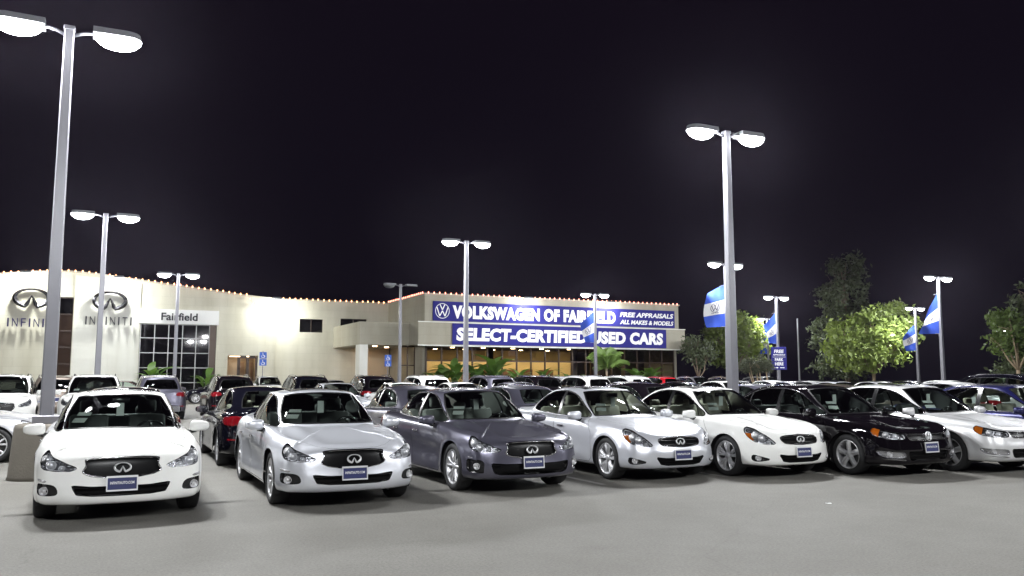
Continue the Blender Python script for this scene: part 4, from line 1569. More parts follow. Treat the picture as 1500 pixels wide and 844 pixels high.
def block_joints(name, depth=0.5, tone=0.045):
    """faint masonry courses under the wall paint"""
    m = MATS[name]
    nt = m.node_tree
    p = nt.nodes['Principled BSDF']
    tc = nt.nodes.new('ShaderNodeTexCoord')
    sp = nt.nodes.new('ShaderNodeSeparateXYZ')
    ad = nt.nodes.new('ShaderNodeMath')
    cb = nt.nodes.new('ShaderNodeCombineXYZ')
    nt.links.new(tc.outputs['Object'], sp.inputs[0])
    nt.links.new(sp.outputs['X'], ad.inputs[0])
    nt.links.new(sp.outputs['Y'], ad.inputs[1])
    nt.links.new(ad.outputs[0], cb.inputs['X'])
    nt.links.new(sp.outputs['Z'], cb.inputs['Y'])
    br = nt.nodes.new('ShaderNodeTexBrick')
    br.inputs['Scale'].default_value = 1.0
    br.inputs['Brick Width'].default_value = 1.22
    br.inputs['Row Height'].default_value = 0.61
    br.inputs['Mortar Size'].default_value = 0.012
    br.inputs['Color1'].default_value = (1, 1, 1, 1)
    br.inputs['Color2'].default_value = (1 - tone * .8, 1 - tone * .8, 1 - tone, 1)
    br.inputs['Mortar'].default_value = (1 - 3 * tone, 1 - 3 * tone, 1 - 3 * tone, 1)
    nt.links.new(cb.outputs[0], br.inputs['Vector'])
    st = nt.nodes.new('ShaderNodeTexNoise')
    st.inputs['Scale'].default_value = 0.9
    st.inputs['Detail'].default_value = 7
    mp = nt.nodes.new('ShaderNodeMapping')
    mp.inputs['Scale'].default_value = (1.0, 1.0, 0.18)
    nt.links.new(tc.outputs['Object'], mp.inputs[0])
    nt.links.new(mp.outputs[0], st.inputs['Vector'])
    rp = nt.nodes.new('ShaderNodeValToRGB')
    rp.color_ramp.elements[0].position = 0.35
    rp.color_ramp.elements[0].color = (0.86, 0.85, 0.82, 1)
    rp.color_ramp.elements[1].position = 0.62
    rp.color_ramp.elements[1].color = (1, 1, 1, 1)
    nt.links.new(st.outputs['Fac'], rp.inputs[0])
    src = p.inputs['Base Color'].links[0].from_socket
    for o in (br.outputs['Color'], rp.outputs[0]):
        mx = nt.nodes.new('ShaderNodeMix')
        mx.data_type = 'RGBA'
        mx.blend_type = 'MULTIPLY'
        mx.inputs[0].default_value = 1.0
        nt.links.new(src, mx.inputs[6])
        nt.links.new(o, mx.inputs[7])
        src = mx.outputs[2]
    nt.links.new(src, p.inputs['Base Color'])


block_joints('stucco')
block_joints('stucco_tan')
block_joints('stucco_white', tone=0.02)
mat('stucco_warm', (0.52, 0.42, 0.30), 0.9, noise=(0.6, 0.06))
mat('coping', (0.40, 0.37, 0.30), 0.8)
mat('pole_paint', (0.20, 0.20, 0.225), 0.36, 0.2, noise=(2.5, 0.10))
mat('housing', (0.30, 0.31, 0.33), 0.4, 0.3)
mat('bronze', (0.045, 0.030, 0.022), 0.35, 0.5)
mat('mullion', (0.22, 0.22, 0.22), 0.4, 0.6)
mat('sign_blue', (0.030, 0.030, 0.190), 0.6, spec=0.04)
mat('sign_white', (0.86, 0.86, 0.86), 0.5)
mat('letter_dark', (0.035, 0.035, 0.045), 0.5, 0.0, spec=0.2)
mat('wall_chrome', (0.13, 0.13, 0.15), 0.20, 0.95)
mat('letter_blue', (0.030, 0.026, 0.085), 0.5, 0.0, spec=0.2)
mat('flag_blue', (0.025, 0.075, 0.46), 0.8)
mat('flag_white', (0.72, 0.72, 0.74), 0.8)
mat('access_blue', (0.020, 0.10, 0.50), 0.5)
mat('bark', (0.16, 0.12, 0.085), 0.9, noise=(6, 0.3), bump=(25, 0.6))
mat('bark_pale', (0.30, 0.23, 0.15), 0.9, noise=(6, 0.25), bump=(25, 0.5))
mat('soil', (0.05, 0.035, 0.025), 0.95)
mat('room_wall', (0.66, 0.54, 0.30), 0.9)
mat('room_floor', (0.35, 0.30, 0.22), 0.4)
mat('room_ceiling', (0.045, 0.038, 0.032), 0.9)
mat('wood', (0.16, 0.07, 0.03), 0.5, noise=(4, 0.3))
mat('door_wood', (0.30, 0.20, 0.13), 0.5, noise=(4, 0.2))
mat('dark_glass', (0.006, 0.006, 0.007), 0.03, spec=0.7)
mat('bronze_glass', (0.055, 0.036, 0.028), 0.04, spec=0.6)
mat('picture', (0.16, 0.09, 0.05), 0.5, noise=(5, 0.6))
glass('shop_glass', (0.84, 0.84, 0.80))
glass('shop_glass_tint', (0.16, 0.15, 0.13))
emit('lamp_lens', (0.965, 0.985, 1.0), LAMP_WATT)
emit('flood_lens', (0.98, 1.0, 0.93), WALL_WATT)
emit('bulb_warm', (1.0, 0.42, 0.20), 7.0)
emit('bulb_red', (1.0, 0.30, 0.22), 6.0)
emit('room_light', (1.0, 0.76, 0.42), 190.0)
emit('canopy_light', (1.0, 0.62, 0.34), 60.0)
emit('lobby_light', (1.0, 0.76, 0.52), 5.0)


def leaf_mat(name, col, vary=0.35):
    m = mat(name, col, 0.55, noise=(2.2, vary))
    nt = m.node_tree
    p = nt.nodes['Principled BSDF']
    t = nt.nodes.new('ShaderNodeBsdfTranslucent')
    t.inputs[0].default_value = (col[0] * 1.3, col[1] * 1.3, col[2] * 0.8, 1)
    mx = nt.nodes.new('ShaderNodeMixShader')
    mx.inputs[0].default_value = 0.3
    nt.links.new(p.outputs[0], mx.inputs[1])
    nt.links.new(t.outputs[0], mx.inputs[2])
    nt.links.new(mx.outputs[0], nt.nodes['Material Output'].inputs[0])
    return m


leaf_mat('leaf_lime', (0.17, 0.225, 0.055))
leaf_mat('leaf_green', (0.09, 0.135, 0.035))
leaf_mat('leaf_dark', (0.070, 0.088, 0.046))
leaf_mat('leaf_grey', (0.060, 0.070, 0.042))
leaf_mat('leaf_paddle', (0.085, 0.165, 0.032), 0.4)
leaf_mat('leaf_palm', (0.11, 0.18, 0.04), 0.3)

b = MB()
b.add([(-220, -120, 0), (420, -120, 0), (420, 420, 0), (-220, 420, 0)], [(0, 1, 2, 3)])
tag(b.obj('ground', 'asphalt'), 'grey asphalt of the car lot', kind='structure')


def stripe(x0, x1, y0, y1, z=0.004):
    m = MB()
    m.add([(x0, y0, z), (x1, y0, z), (x1, y1, z), (x0, y1, z)], [(0, 1, 2, 3)])
    tag(m.obj('parking_line', 'line_paint'), kind='structure')


for x in (6.86, 9.2, 11.2, 13.2, 15.25):
    stripe(x - 0.05, x + 0.05, 10.9, 15.4)
for i in range(14):
    stripe(-4 + 2.75 * i - 0.05, -4 + 2.75 * i + 0.05, 28.2, 38.8)

k = MB()
k.rbox(-20, 17.0, 64.2, 69.95, -0.05, 0.14, 0.03)
tag(k.obj('pavement', 'kerb'), kind='structure')
k = MB()
k.rbox(21.0, 48.5, 57.6, 60.9, -0.05, 0.15, 0.03)
tag(k.obj('kerb', 'kerb'), kind='structure')
k = MB()
k.box(21.2, 48.3, 57.85, 60.85, 0.10, 0.17)
tag(k.obj('planting_bed', 'soil'), kind='structure')


# ------------------------------------------------------------------ buildings
def interp(pts, x):
    return float(np.interp(x, [p[0] for p in pts], [p[1] for p in pts]))


def wall_strips(xs, holes, top, y0, y1, z0=0.0):
    """wall in the XZ plane, thickness y0..y1, with rectangular openings"""
    m = MB()
    xs = sorted(set(list(xs) + [h[0] for h in holes] + [h[1] for h in holes]))
    for a, b in zip(xs[:-1], xs[1:]):
        mid = (a + b) / 2
        hs = sorted([(h[2], h[3]) for h in holes if h[0] < mid < h[1]])
        z = z0
        segs = []
        for h0, h1 in hs:
            if h0 > z + 1e-4:
                segs.append((z, h0))
            z = h1
        segs.append((z, None))
        for s0, s1 in segs:
            ta, tb = (top(a), top(b)) if s1 is None else (s1, s1)
            m.add([(a, y0, s0), (b, y0, s0), (b, y1, s0), (a, y1, s0), (a, y0, ta), (b, y0, tb), (b, y1, tb), (a, y1, ta)],
                  [(3, 2, 1, 0), (4, 5, 6, 7), (0, 1, 5, 4), (1, 2, 6, 5), (2, 3, 7, 6), (3, 0, 4, 7)])
    return m


def window_grid(parent, x0, x1, z0, z1, nx, nz, y, pane_mat, bar_mat, w=0.06, d=0.10, rows=None):
    fr = MB()
    zs = rows or [z0 + (z1 - z0) * j / nz for j in range(nz + 1)]
    xs = [x0 + (x1 - x0) * i / nx for i in range(nx + 1)]
    for x in xs:
        fr.box(x - w / 2, x + w / 2, y - d / 2, y + d / 2, z0, z1)
    for z in zs:
        for i in range(nx):
            fr.box(xs[i] + w / 2, xs[i + 1] - w / 2, y - d / 2 + 0.004, y + d / 2 - 0.004, z - w / 2, z + w / 2)
    win = fr.obj('window_frame', bar_mat, parent)
    for i in range(nx):
        for j in range(len(zs) - 1):
            p = MB()
            t = 0.35 * (random.random() - 0.5) * 0.01
            p.add([(xs[i], y + t, zs[j]), (xs[i + 1], y - t, zs[j]), (xs[i + 1], y - t, zs[j + 1]), (xs[i], y + t, zs[j + 1])], [(0, 1, 2, 3)])
            p.obj('pane', pane_mat[j] if isinstance(pane_mat, list) else pane_mat, win)
    return win


# --- curved-parapet showroom
PAR = [(-18, 8.0), (-12, 8.5), (-7.08, 9.07), (-4.94, 9.33), (-2.74, 9.50), (-0.44, 9.36), (1.94, 9.08), (4.39, 8.82), (6.93, 8.56), (10.08, 8.22), (12.5, 8.05)]
top_a = lambda x: interp(PAR, x)
bldA = empty('showroom', (-2, 70, 0))
bldA.location = (0, 0, 0)
tag(bldA, 'cream stucco showroom with arched parapet and tall gridded window', 'building')
w = wall_strips([-18 + i for i in range(31)] + [12.5], [(-3.35, -2.25, 0.0, 7.60), (2.35, 7.95, 0.0, 5.80), (8.85, 11.2, 0.0, 3.40)], top_a, 70.0, 70.6)
w.obj('wall', 'stucco', bldA)
w = MB()
w.box(-3.35, -2.25, 70.12, 70.4, 7.60, top_a(-2.8) - 0.15)
w.obj('wall_panel', 'stucco_grey', bldA)
# the smoother white sections that carry the signs
for (x0, x1, z0) in ((-2.2, 2.30, 0.2),):
    m = MB()
    n = 10
    for i in range(n):
        a, c = x0 + (x1 - x0) * i / n, x0 + (x1 - x0) * (i + 1) / n
        m.add([(a, 69.94, z0), (c, 69.94, z0), (c, 70.0, z0), (a, 70.0, z0), (a, 69.94, top_a(a) - 0.2), (c, 69.94, top_a(c) - 0.2), (c, 70.0, top_a(c) - 0.2), (a, 70.0, top_a(a) - 0.2)],
              [(3, 2, 1, 0), (4, 5, 6, 7), (0, 1, 5, 4), (1, 2, 6, 5), (2, 3, 7, 6), (3, 0, 4, 7)])
    m.obj('sign_wall', 'stucco_white', bldA)
c = MB()
for i in range(61):
    a, d = -18 + 0.5 * i, -17.5 + 0.5 * i
    c.add([(a, 69.88, top_a(a)), (d, 69.88, top_a(d)), (d, 70.7, top_a(d)), (a, 70.7, top_a(a)), (a, 69.88, top_a(a) + 0.10), (d, 69.88, top_a(d) + 0.10), (d, 70.7, top_a(d) + 0.10), (a, 70.7, top_a(a) + 0.10)],
          [(3, 2, 1, 0), (4, 5, 6, 7), (0, 1, 5, 4), (1, 2, 6, 5), (2, 3, 7, 6), (3, 0, 4, 7)])
c.obj('coping', 'coping', bldA)
window_grid(bldA, -3.35, -2.25, 0.2, 7.55, 1, 6, 70.25, ['bronze_glass'] * 5 + ['dark_glass'], 'bronze', 0.10, 0.12)
window_grid(bldA, 2.40, 7.45, 0.2, 5.78, 5, 5, 70.30, 'dark_glass', 'mullion', 0.07, 0.12, rows=[0.2, 1.25, 2.40, 3.55, 4.70, 5.78])
m = MB()
m.box(7.45, 7.95, 70.2, 70.5, 0.0, 5.80)
m.obj('window_jamb', 'bronze', bldA)
m = MB()
m.box(2.20, 8.05, 69.75, 70.0, 5.80, 6.92)
m.obj('sign_band', 'sign_white', bldA)
# lobby behind the small entrance
m = MB()
m.box(8.85, 11.2, 72.4, 72.5, 0, 3.4)
m.box(8.75, 8.85, 70.6, 72.5, 0, 3.4)
m.box(11.2, 11.3, 70.6, 72.5, 0, 3.4)
m.box(8.85, 11.2, 70.6, 72.4, 3.4, 3.5)
m.obj('lobby_wall', 'stucco_warm', bldA)
m = MB()
m.box(9.2, 10.9, 71.2, 71.7, 3.34, 3.385)
m.obj('lobby_light', 'lobby_light', bldA)
fr = window_grid(bldA, 9.75, 11.15, 0.0, 3.3, 2, 1, 70.35, 'shop_glass', 'bronze', 0.22, 0.12, rows=[0.0, 3.3])
for x in (9.95, 10.6):
    m = MB()
    m.rbox(x, x + 0.5, 71.9, 71.96, 0, 2.9, 0.02)
    m.obj('inner_door', 'door_wood', bldA)
m = MB()
m.box(-18, 12.5, 70.6, 88, 7.3, 7.6)
m.box(-18, -17.6, 70.6, 88, 0, 7.3)
m.obj('roof', 'coping', bldA)

# --- plain link wall
bldB = empty('office_wing')
tag(bldB, 'plain cream office wing between the two showrooms with small dark windows', 'building')
w = wall_strips([12.5, 23.2], [(14.55, 16.5, 5.42, 6.55), (18.0, 20.3, 5.70, 6.68)], lambda x: 8.08, 70.35, 70.9)
w.obj('wall', 'stucco', bldB)
m = MB()
m.box(12.5, 23.2, 70.25, 71.0, 8.08, 8.18)
m.obj('coping', 'coping', bldB)
m = MB()
m.box(12.5, 23.2, 70.9, 88, 7.3, 7.6)
m.obj('roof', 'coping', bldB)
for (x0, x1, z0, z1) in ((14.55, 16.5, 5.42, 6.55), (18.0, 20.3, 5.70, 6.68)):
    window_grid(bldB, x0, x1, z0, z1, 2, 1, 70.55, 'dark_glass', 'bronze', 0.07, 0.1)

# --- banner showroom
bldC = empty('showroom')
tag(bldC, 'glass fronted showroom with deep fascia carrying two blue banners', 'building')
m = MB()
m.box(22.2, 46.5, 61.0, 61.4, 4.2, 8.1)
m.obj('wall', 'stucco_tan', bldC)
m = MB()
m.box(22.2, 22.6, 61.4, 70.35, 0.0, 8.1)
m.obj('side_wall', 'stucco_tan', bldC)
m = MB()
m.box(46.1, 46.5, 61.4, 80, 0.0, 8.1)
m.obj('side_wall', 'stucco_tan', bldC)
m = MB()
m.box(22.1, 46.6, 60.88, 61.5, 8.1, 8.2)
m.box(22.1, 22.7, 61.5, 70.35, 8.1, 8.2)
m.obj('coping', 'coping', bldC)
m = MB()
m.box(22.6, 46.1, 61.4, 82, 7.3, 7.6)
m.obj('roof', 'coping', bldC)
m = MB()
m.box(21.35, 46.4, 60.0, 61.0, 4.12, 5.90)
m.obj('fascia', 'stucco_tan', bldC)
m = MB()
m.box(21.30, 46.45, 59.94, 60.0, 4.05, 4.14)
m.box(21.30, 46.45, 59.94, 60.0, 5.86, 5.93)
m.obj('fascia_trim', 'stucco_white', bldC)
# entrance canopy
m = MB()
m.box(17.4, 21.35, 62.1, 70.33, 4.15, 5.90)
m.box(21.35, 22.19, 61.0, 70.33, 4.16, 5.88)
m.obj('entrance_canopy', 'stucco_tan', bldC)
m = MB()
m.box(17.42, 18.05, 62.12, 63.3, 0.0, 4.15)
m.obj('column', 'stucco_white', bldC)
for (x, y) in ((19.3, 64.5), (20.9, 66.5), (19.3, 68.5)):
    m = MB()
    m.lathe([(0.001, 0.0), (0.16, 0.0), (0.16, 0.03)], 14, 'z', Matrix.Translation((x, y, 4.115)))
    m.obj('canopy_downlight', 'canopy_light', bldC)
m = MB()
m.box(19.7, 22.1, 69.6, 69.9, 0, 4.15)
m.obj('entrance_wall', 'stucco_warm', bldC)
win = window_grid(bldC, 21.0, 22.18, 0.0, 4.1, 2, 2, 63.2, 'shop_glass', 'bronze', 0.09, 0.1, rows=[0, 2.6, 4.1])
# shop front glazing
nx = 18
window_grid(bldC, 22.4, 46.0, 0.25, 4.12, nx, 2, 61.2, ['shop_glass', 'shop_glass_tint'], 'bronze', 0.10, 0.14, rows=[0.25, 2.95, 4.12])
m = MB()
m.box(22.3, 46.0, 61.05, 61.4, 0.0, 0.24)
m.obj('stall_riser', 'bronze', bldC)
m = MB()
m.box(22.6, 45.9, 61.4, 70, 0.02, 0.06)
m.obj('showroom_floor', 'room_floor', bldC)
m = MB()
m.box(22.6, 40.0, 69.2, 69.4, 0.06, 4.1)
m.obj('showroom_back_wall', 'room_wall', bldC)
m = MB()
m.box(40.0, 45.9, 65.6, 65.8, 0.06, 4.1)
m.obj('showroom_back_wall', 'bronze', bldC)
m = MB()
m.box(22.6, 45.9, 61.4, 70, 4.12, 4.2)
m.obj('showroom_ceiling', 'room_ceiling', bldC)
for i in range(6):
    for y in (63.6, 67.6):
        x = 25.6 + i * 2.75
        m = MB()
        m.lathe([(0.001, 0.0), (0.17, 0.0), (0.17, 0.03)], 12, 'z', Matrix.Translation((x, y, 4.085)))
        m.obj('ceiling_light', 'room_light', bldC)
for x in (28.6, 36.6, 41.8):
    m = MB()
    m.box(x - 0.22, x + 0.22, 62.6, 63.0, 0.06, 4.12)
    m.obj('inner_column', 'room_ceiling', bldC)
for x, s in ((26.9, 'wood'), (31.4, 'wood'), (35.4, 'wood')):
    m = MB()
    m.rbox(x - 0.45, x + 0.45, 69.12, 69.2, 0.06, 2.4, 0.02)
    m.obj('inner_door', s, bldC)
for x, w2, lab in ((24.9, 0.5, 'framed brown picture in the showroom left of the first inner door'), (29.3, 0.55, 'framed brown picture between the first two inner doors'), (33.5, 0.8, 'wide framed brown picture right of the middle inner door'), (37.3, 0.75, 'framed brown picture right of the last inner door')):
    r_ = empty('wall_picture', (x, 69.16, 1.9))
    m = MB()
    m.rbox(-w2, w2, -0.03, 0.03, -0.45, 0.45, 0.02)
    m.obj('frame', 'wood', r_)
    m = MB()
    m.box(-w2 + 0.08, w2 - 0.08, -0.04, -0.032, -0.37, 0.37)
    m.obj('print', 'picture', r_)
    tag(r_, lab, 'picture', 'pictures on the showroom back wall')

# ------------------------------------------------------------------ signs and lettering
def flat_text(parent, name, body, x0, z0, y, width, height, material, weight=0.0, shear=0.0, depth=0.02, spacing=1.0):
    v, f = text_mesh(body, 1.0, width, depth, weight, shear, spacing, height)
    m = MB()
    m.add([(x0 + a, y - c_, z0 + b_) for a, b_, c_ in v], f)
    return m.obj(name, material, parent)


s = empty('banner_sign', (0, 0, 0))
tag(s, 'upper blue banner reading VOLKSWAGEN OF FAIRFIELD with round emblem', 'sign')
m = MB()
m.box(22.85, 46.0, 60.90, 60.96, 6.06, 7.60)
m.obj('panel', 'sign_blue', s)
flat_text(s, 'lettering', 'VOLKSWAGEN OF FAIRFIELD', 24.49, 6.27, 60.89, 15.2, 1.06, 'sign_white', 0.060, 0, 0.01, 1.10)
flat_text(s, 'lettering', 'FREE APPRAISALS', 40.15, 6.90, 60.89, 5.70, 0.42, 'sign_white', 0.028, 0.22, 0.01)
flat_text(s, 'lettering', 'ALL MAKES & MODELS', 40.15, 6.27, 60.89, 5.70, 0.38, 'sign_white', 0.028, 0.22, 0.01)
m = MB()
round_emblem(m, 0.62, 0.01, lambda u, v, h: (23.63 + u, 60.89 - h, 6.84 + v), 0.07, 0.13)
m.obj('emblem', 'sign_white', s)
s = empty('banner_sign', (0, 0, 0))
tag(s, 'lower blue banner reading SELECT-CERTIFIED USED CARS on the fascia', 'sign')
m = MB()
m.box(24.08, 44.28, 59.88, 59.935, 4.19, 5.82)
m.obj('panel', 'sign_blue', s)
flat_text(s, 'lettering', 'SELECT-CERTIFIED USED CARS', 24.41, 4.47, 59.87, 19.5, 1.04, 'sign_white', 0.055, 0.06, 0.01, 1.06)

for x0, z0, lab, col in ((-6.42, 5.30, 'raised dark INFINITI letters on the cream wall left of the glass strip', 'letter_blue'), (-1.42, 5.58, 'raised dark INFINITI letters on the white wall between glass strip and big window', 'letter_dark')):
    s = empty('wall_lettering')
    tag(s, lab, 'sign', 'letter signs on the arched showroom')
    wd = {'I': 0.10, 'N': 0.36, 'F': 0.30, 'T': 0.34}
    y = 69.80 if x0 < -3 else 69.74
    tot = sum(wd[ch] for ch in 'INFINITI')
    gapw = (3.15 - tot) / 7
    x = x0
    for ch in 'INFINITI':
        v, f = text_mesh(ch, 1.0, wd[ch], 0.12, 0.0, 0.0, 1.0, 0.62)
        m = MB()
        m.add([(x + a, y - c_, z0 + b_) for a, b_, c_ in v], f)
        m.obj('letter', col, s)
        x += wd[ch] + gapw
for xc, zc, y, lab in ((-4.98, 7.42, 69.80, 'large chrome oval emblem on the cream wall left of the glass strip'), (0.18, 7.42, 69.74, 'large chrome oval emblem on the white wall right of the glass strip')):
    m = MB()
    oval_emblem(m, 1.16, 0.22, lambda u, v, h: (xc + u, y - h, zc + v))
    tag(m.obj('wall_emblem', 'wall_chrome'), lab, 'emblem', 'emblems on the arched showroom')
s = empty('wall_lettering')
tag(s, 'grey Fairfield lettering on the white band above the big window', 'sign')
flat_text(s, 'lettering', 'Fairfield', 3.80, 6.06, 69.72, 2.65, 0.60, 'letter_dark', 0.022, 0, 0.05)


def access_sign(x, y, z0, z1, lab):
    s = empty('parking_sign', (x, y, 0))
    m = MB()
    m.tube([(0, 0, 0), (0, 0, z1 + 0.05)], 0.03, 8)
    m.obj('post', 'pole_paint', s)
    h = (z1 - z0) / 2
    for k in range(2):
        pz = z0 + h * (k + 0.5)
        m = MB()
        m.rbox(-0.26, 0.26, -0.06, -0.04, pz - h * 0.46, pz + h * 0.46, 0.009)
        pl = m.obj('placard', 'access_blue', s)
        m = MB()
        to3 = lambda u, v, d: (u, -0.061 - d, pz + v)
        n = 14
        ribbon(m, [(0.12 * math.cos(math.radians(160 + 230 * i / n)), -0.06 + 0.12 * math.sin(math.radians(160 + 230 * i / n))) for i in range(n + 1)], [0.035] * (n + 1), 0.004, False, 0, to3)
        ribbon(m, [(-0.02, 0.10), (-0.01, -0.02), (0.08, -0.03), (0.13, -0.14)], [0.05] * 4, 0.004, False, 0, to3)
        ribbon(m, [(-0.03, 0.13), (-0.03, 0.18)], [0.06] * 2, 0.004, False, 0, to3)
        m.obj('symbol', 'sign_white', pl)
    tag(s, lab, 'sign', 'blue accessible parking signs')


access_sign(10.6, 64.0, 2.5, 3.55, 'blue accessible parking sign on post before the arched showroom door')
access_sign(19.1, 60.4, 2.45, 3.35, 'blue accessible parking sign on post before the entrance canopy')


# ------------------------------------------------------------------ lights
def lamp_post_proto():
    p = empty('lamp_post')
    m = MB()
    m.lathe([(0.001, 0.0), (0.52, 0.0), (0.505, 0.05), (0.455, 0.80), (0.435, 0.85), (0.40, 0.87), (0.001, 0.87)], 28)
    m.obj('concrete_base', 'concrete', p, True)
    m = MB()
    m.rbox(-0.20, 0.20, -0.20, 0.20, 0.865, 1.00, 0.02)
    m.obj('base_cover', 'pole_paint', p)
    m = MB()
    a, t, z0, z1 = 0.105, 0.075, 0.99, 7.52
    v = []
    for h, z in ((a, z0), (t, z1)):
        c_ = h * 0.22
        v += [(-h + c_, -h, z), (h - c_, -h, z), (h, -h + c_, z), (h, h - c_, z), (h - c_, h, z), (-h + c_, h, z), (-h, h - c_, z), (-h, -h + c_, z)]
    f = [(i, (i + 1) % 8, 8 + (i + 1) % 8, 8 + i) for i in range(8)] + [tuple(range(8, 16))]
    m.add(v, f)
    m.obj('pole', 'pole_paint', p)
    m = MB()
    m.rbox(-0.09, 0.09, -0.09, 0.09, 7.50, 7.58, 0.02)
    m.obj('pole_cap', 'pole_paint', p)
    for s in (-1, 1):
        m = MB()
        m.tube([(s * 0.05, 0, 7.42), (s * 0.20, 0, 7.49), (s * 0.42, 0, 7.53)], 0.03, 8)
        m.obj('arm', 'pole_paint', p, True)
        m = MB()
        # flat shoebox head, rounded outer end
        n = 12
        out = [(0.36, -0.20), (0.36, 0.20)] + [(0.92 + 0.22 * math.cos(t_), 0.22 * math.sin(t_)) for t_ in [PI / 2 - PI * i / n for i in range(n + 1)]]
        v = [(s * x, y * (1 if s > 0 else 1), 7.49) for x, y in out] + [(s * (0.36 + (x - 0.36) * 0.96), y * 0.92, 7.60) for x, y in out]
        k_ = len(out)
        f = [(i, (i + 1) % k_, k_ + (i + 1) % k_, k_ + i) for i in range(k_)] + [tuple(range(k_, 2 * k_)), tuple(reversed(range(k_)))]
        if s > 0:
            f = [q[::-1] for q in f]
        m.add(v, f)
        hd = m.obj('luminaire', 'housing', p)
        m = MB()
        nu, nv = 16, 5  # deep dome shaped to imitate lamp glare and throw light sideways
        v, f = [], []
        for j in range(nv + 1):
            ph = PI / 2 * j / nv
            for i in range(nu):
                th = 2 * PI * i / nu
                v.append((s * 0.76 + 0.37 * math.cos(ph) * math.cos(th), 0.195 * math.cos(ph) * math.sin(th), 7.487 - 0.20 * math.sin(ph)))
        for j in range(nv):
            for i in range(nu):
                f.append((j * nu + i, (j + 1) * nu + i, (j + 1) * nu + (i + 1) % nu, j * nu + (i + 1) % nu))
        m.add(v, f)
        m.obj('lens', 'lamp_lens', hd, True)
    return p


mat('lens_off', (0.55, 0.56, 0.58), 0.3)
POSTS = [
    (-0.80, 15.62, 'lamp post on round concrete pier behind the white front row sedan'),
    (13.35, 15.48, 'tall lamp post rising behind the black front row sedan'),
    (-0.20, 33.40, 'lamp post in front of the right-hand oval wall emblem'),
    (14.00, 33.25, 'lamp post crossing the first letters of the blue banners'),
    (3.60, 51.0, 'lamp post in front of the Fairfield lettering'),
    (31.2, 50.5, 'lamp post with limp flag in front of the lower banner'),
    (28.95, 33.9, 'lamp post holding the flag beside the tall front post'),
    (44.25, 46.35, 'lamp post carrying the blue park here sign'),
    (59.6, 63.8, 'distant lamp post among the lime green tree leaves'),
    (44.2, 33.0, 'lamp post with flag right of the large lit tree'),
    (61.7, 48.4, 'lamp post with flag between large lit tree and its taller neighbour post'),
    (101.2, 66.0, 'farthest lamp post seen through the tree at the right edge'),
    (28.4, 15.5, 'lamp post standing past the end of the front row'),
    (-0.8, -2.3, 'lamp post of the row behind the aisle, nearest the photographer'),
    (13.4, -2.3, 'lamp post of the row behind the aisle, opposite the black sedan'),
    (28.4, -2.3, 'lamp post of the row behind the aisle, farthest along'),
    (-15.2, 15.6, 'lamp post west of the front row'),
]
proto = lamp_post_proto()
kids = collect(proto)
for i, (x, y, lab) in enumerate(POSTS):
    o = proto if i == 0 else copy_tree(proto, kids)
    o.location = (x, y, 0)
    o.rotation_euler = (0, 0, math.radians(random.uniform(-2, 2)))
    tag(o, lab, 'lamp post', 'parking lot lamp posts')
# the one that is switched off
o = copy_tree(proto, kids)
o.location = (16.83, 50.77, 0)
tag(o, 'unlit grey lamp post in front of the entrance canopy', 'lamp post', 'parking lot lamp posts')
lens_off_me = None
kk = collect(o)
for h in kk.get(o.name, []):
    for l in kk.get(h.name, []):
        if l.name.startswith('lens'):
            if lens_off_me is None:
                lens_off_me = l.data.copy()
                lens_off_me.materials[0] = MATS['lens_off']
            l.data = lens_off_me


emit('flood_lens_soft', (0.98, 1.0, 0.95), WALL_WATT * 0.36)


def flood(x, y, z, lab, toward=1.0, lens='flood_lens'):
    """flood light on an outrigger, shining back down the wall"""
    s = empty('flood_light', (x, y, z))
    m = MB()
    m.tube([(0, 1.05 * toward, 0.02), (0, 0.5, 0.22), (0, 0.12, 0.18)], 0.03, 8)
    m.obj('arm', 'housing', s, True)
    m = MB()
    M = Matrix.Rotation(math.radians(14), 4, 'X')
    m.rbox(-0.34, 0.34, -0.20, 0.20, 0.06, 0.22, 0.04, M)
    m.obj('housing', 'housing', s, True)
    m = MB()
    nu, nv = 14, 4  # lens oversized and lowered so it shows as a glare blob
    v, f = [], []
    for j in range(nv + 1):
        ph = PI / 2 * j / nv
        for i in range(nu):
            th = 2 * PI * i / nu
            v.append(M @ Vector((0.36 * math.cos(ph) * math.cos(th), 0.19 * math.cos(ph) * math.sin(th), 0.055 - 0.19 * math.sin(ph))))
    for j in range(nv):
        for i in range(nu):
            f.append((j * nu + i, (j + 1) * nu + i, (j + 1) * nu + (i + 1) % nu, j * nu + (i + 1) % nu))
    m.add(v, f)
    m.obj('lens', lens, s, True)
    tag(s, lab, 'flood light', 'flood lights on the parapets')


flood(-5.40, 68.95, 9.10, 'lit flood light above the left oval emblem')
flood(0.70, 68.95, 9.05, 'lit flood light above the right oval emblem')
flood(12.45, 69.25, 7.95, 'lit flood light on the office wing parapet')
flood(30.75, 59.95, 7.95, 'lit flood light above the word VOLKSWAGEN', 1.0, 'flood_lens_soft')
flood(38.7, 59.95, 7.92, 'lit flood light above the word FAIRFIELD', 1.0, 'flood_lens_soft')

bm_ = MB()
bm_.lathe([(0.001, -0.06), (0.04, -0.045), (0.052, 0.0), (0.04, 0.045), (0.02, 0.06), (0.02, 0.09)], 8)
bulb_me = {}
for nm_ in ('bulb_warm', 'bulb_red'):
    bulb_me[nm_] = bm_.me(True)
    bulb_me[nm_].materials.append(MATS[nm_])


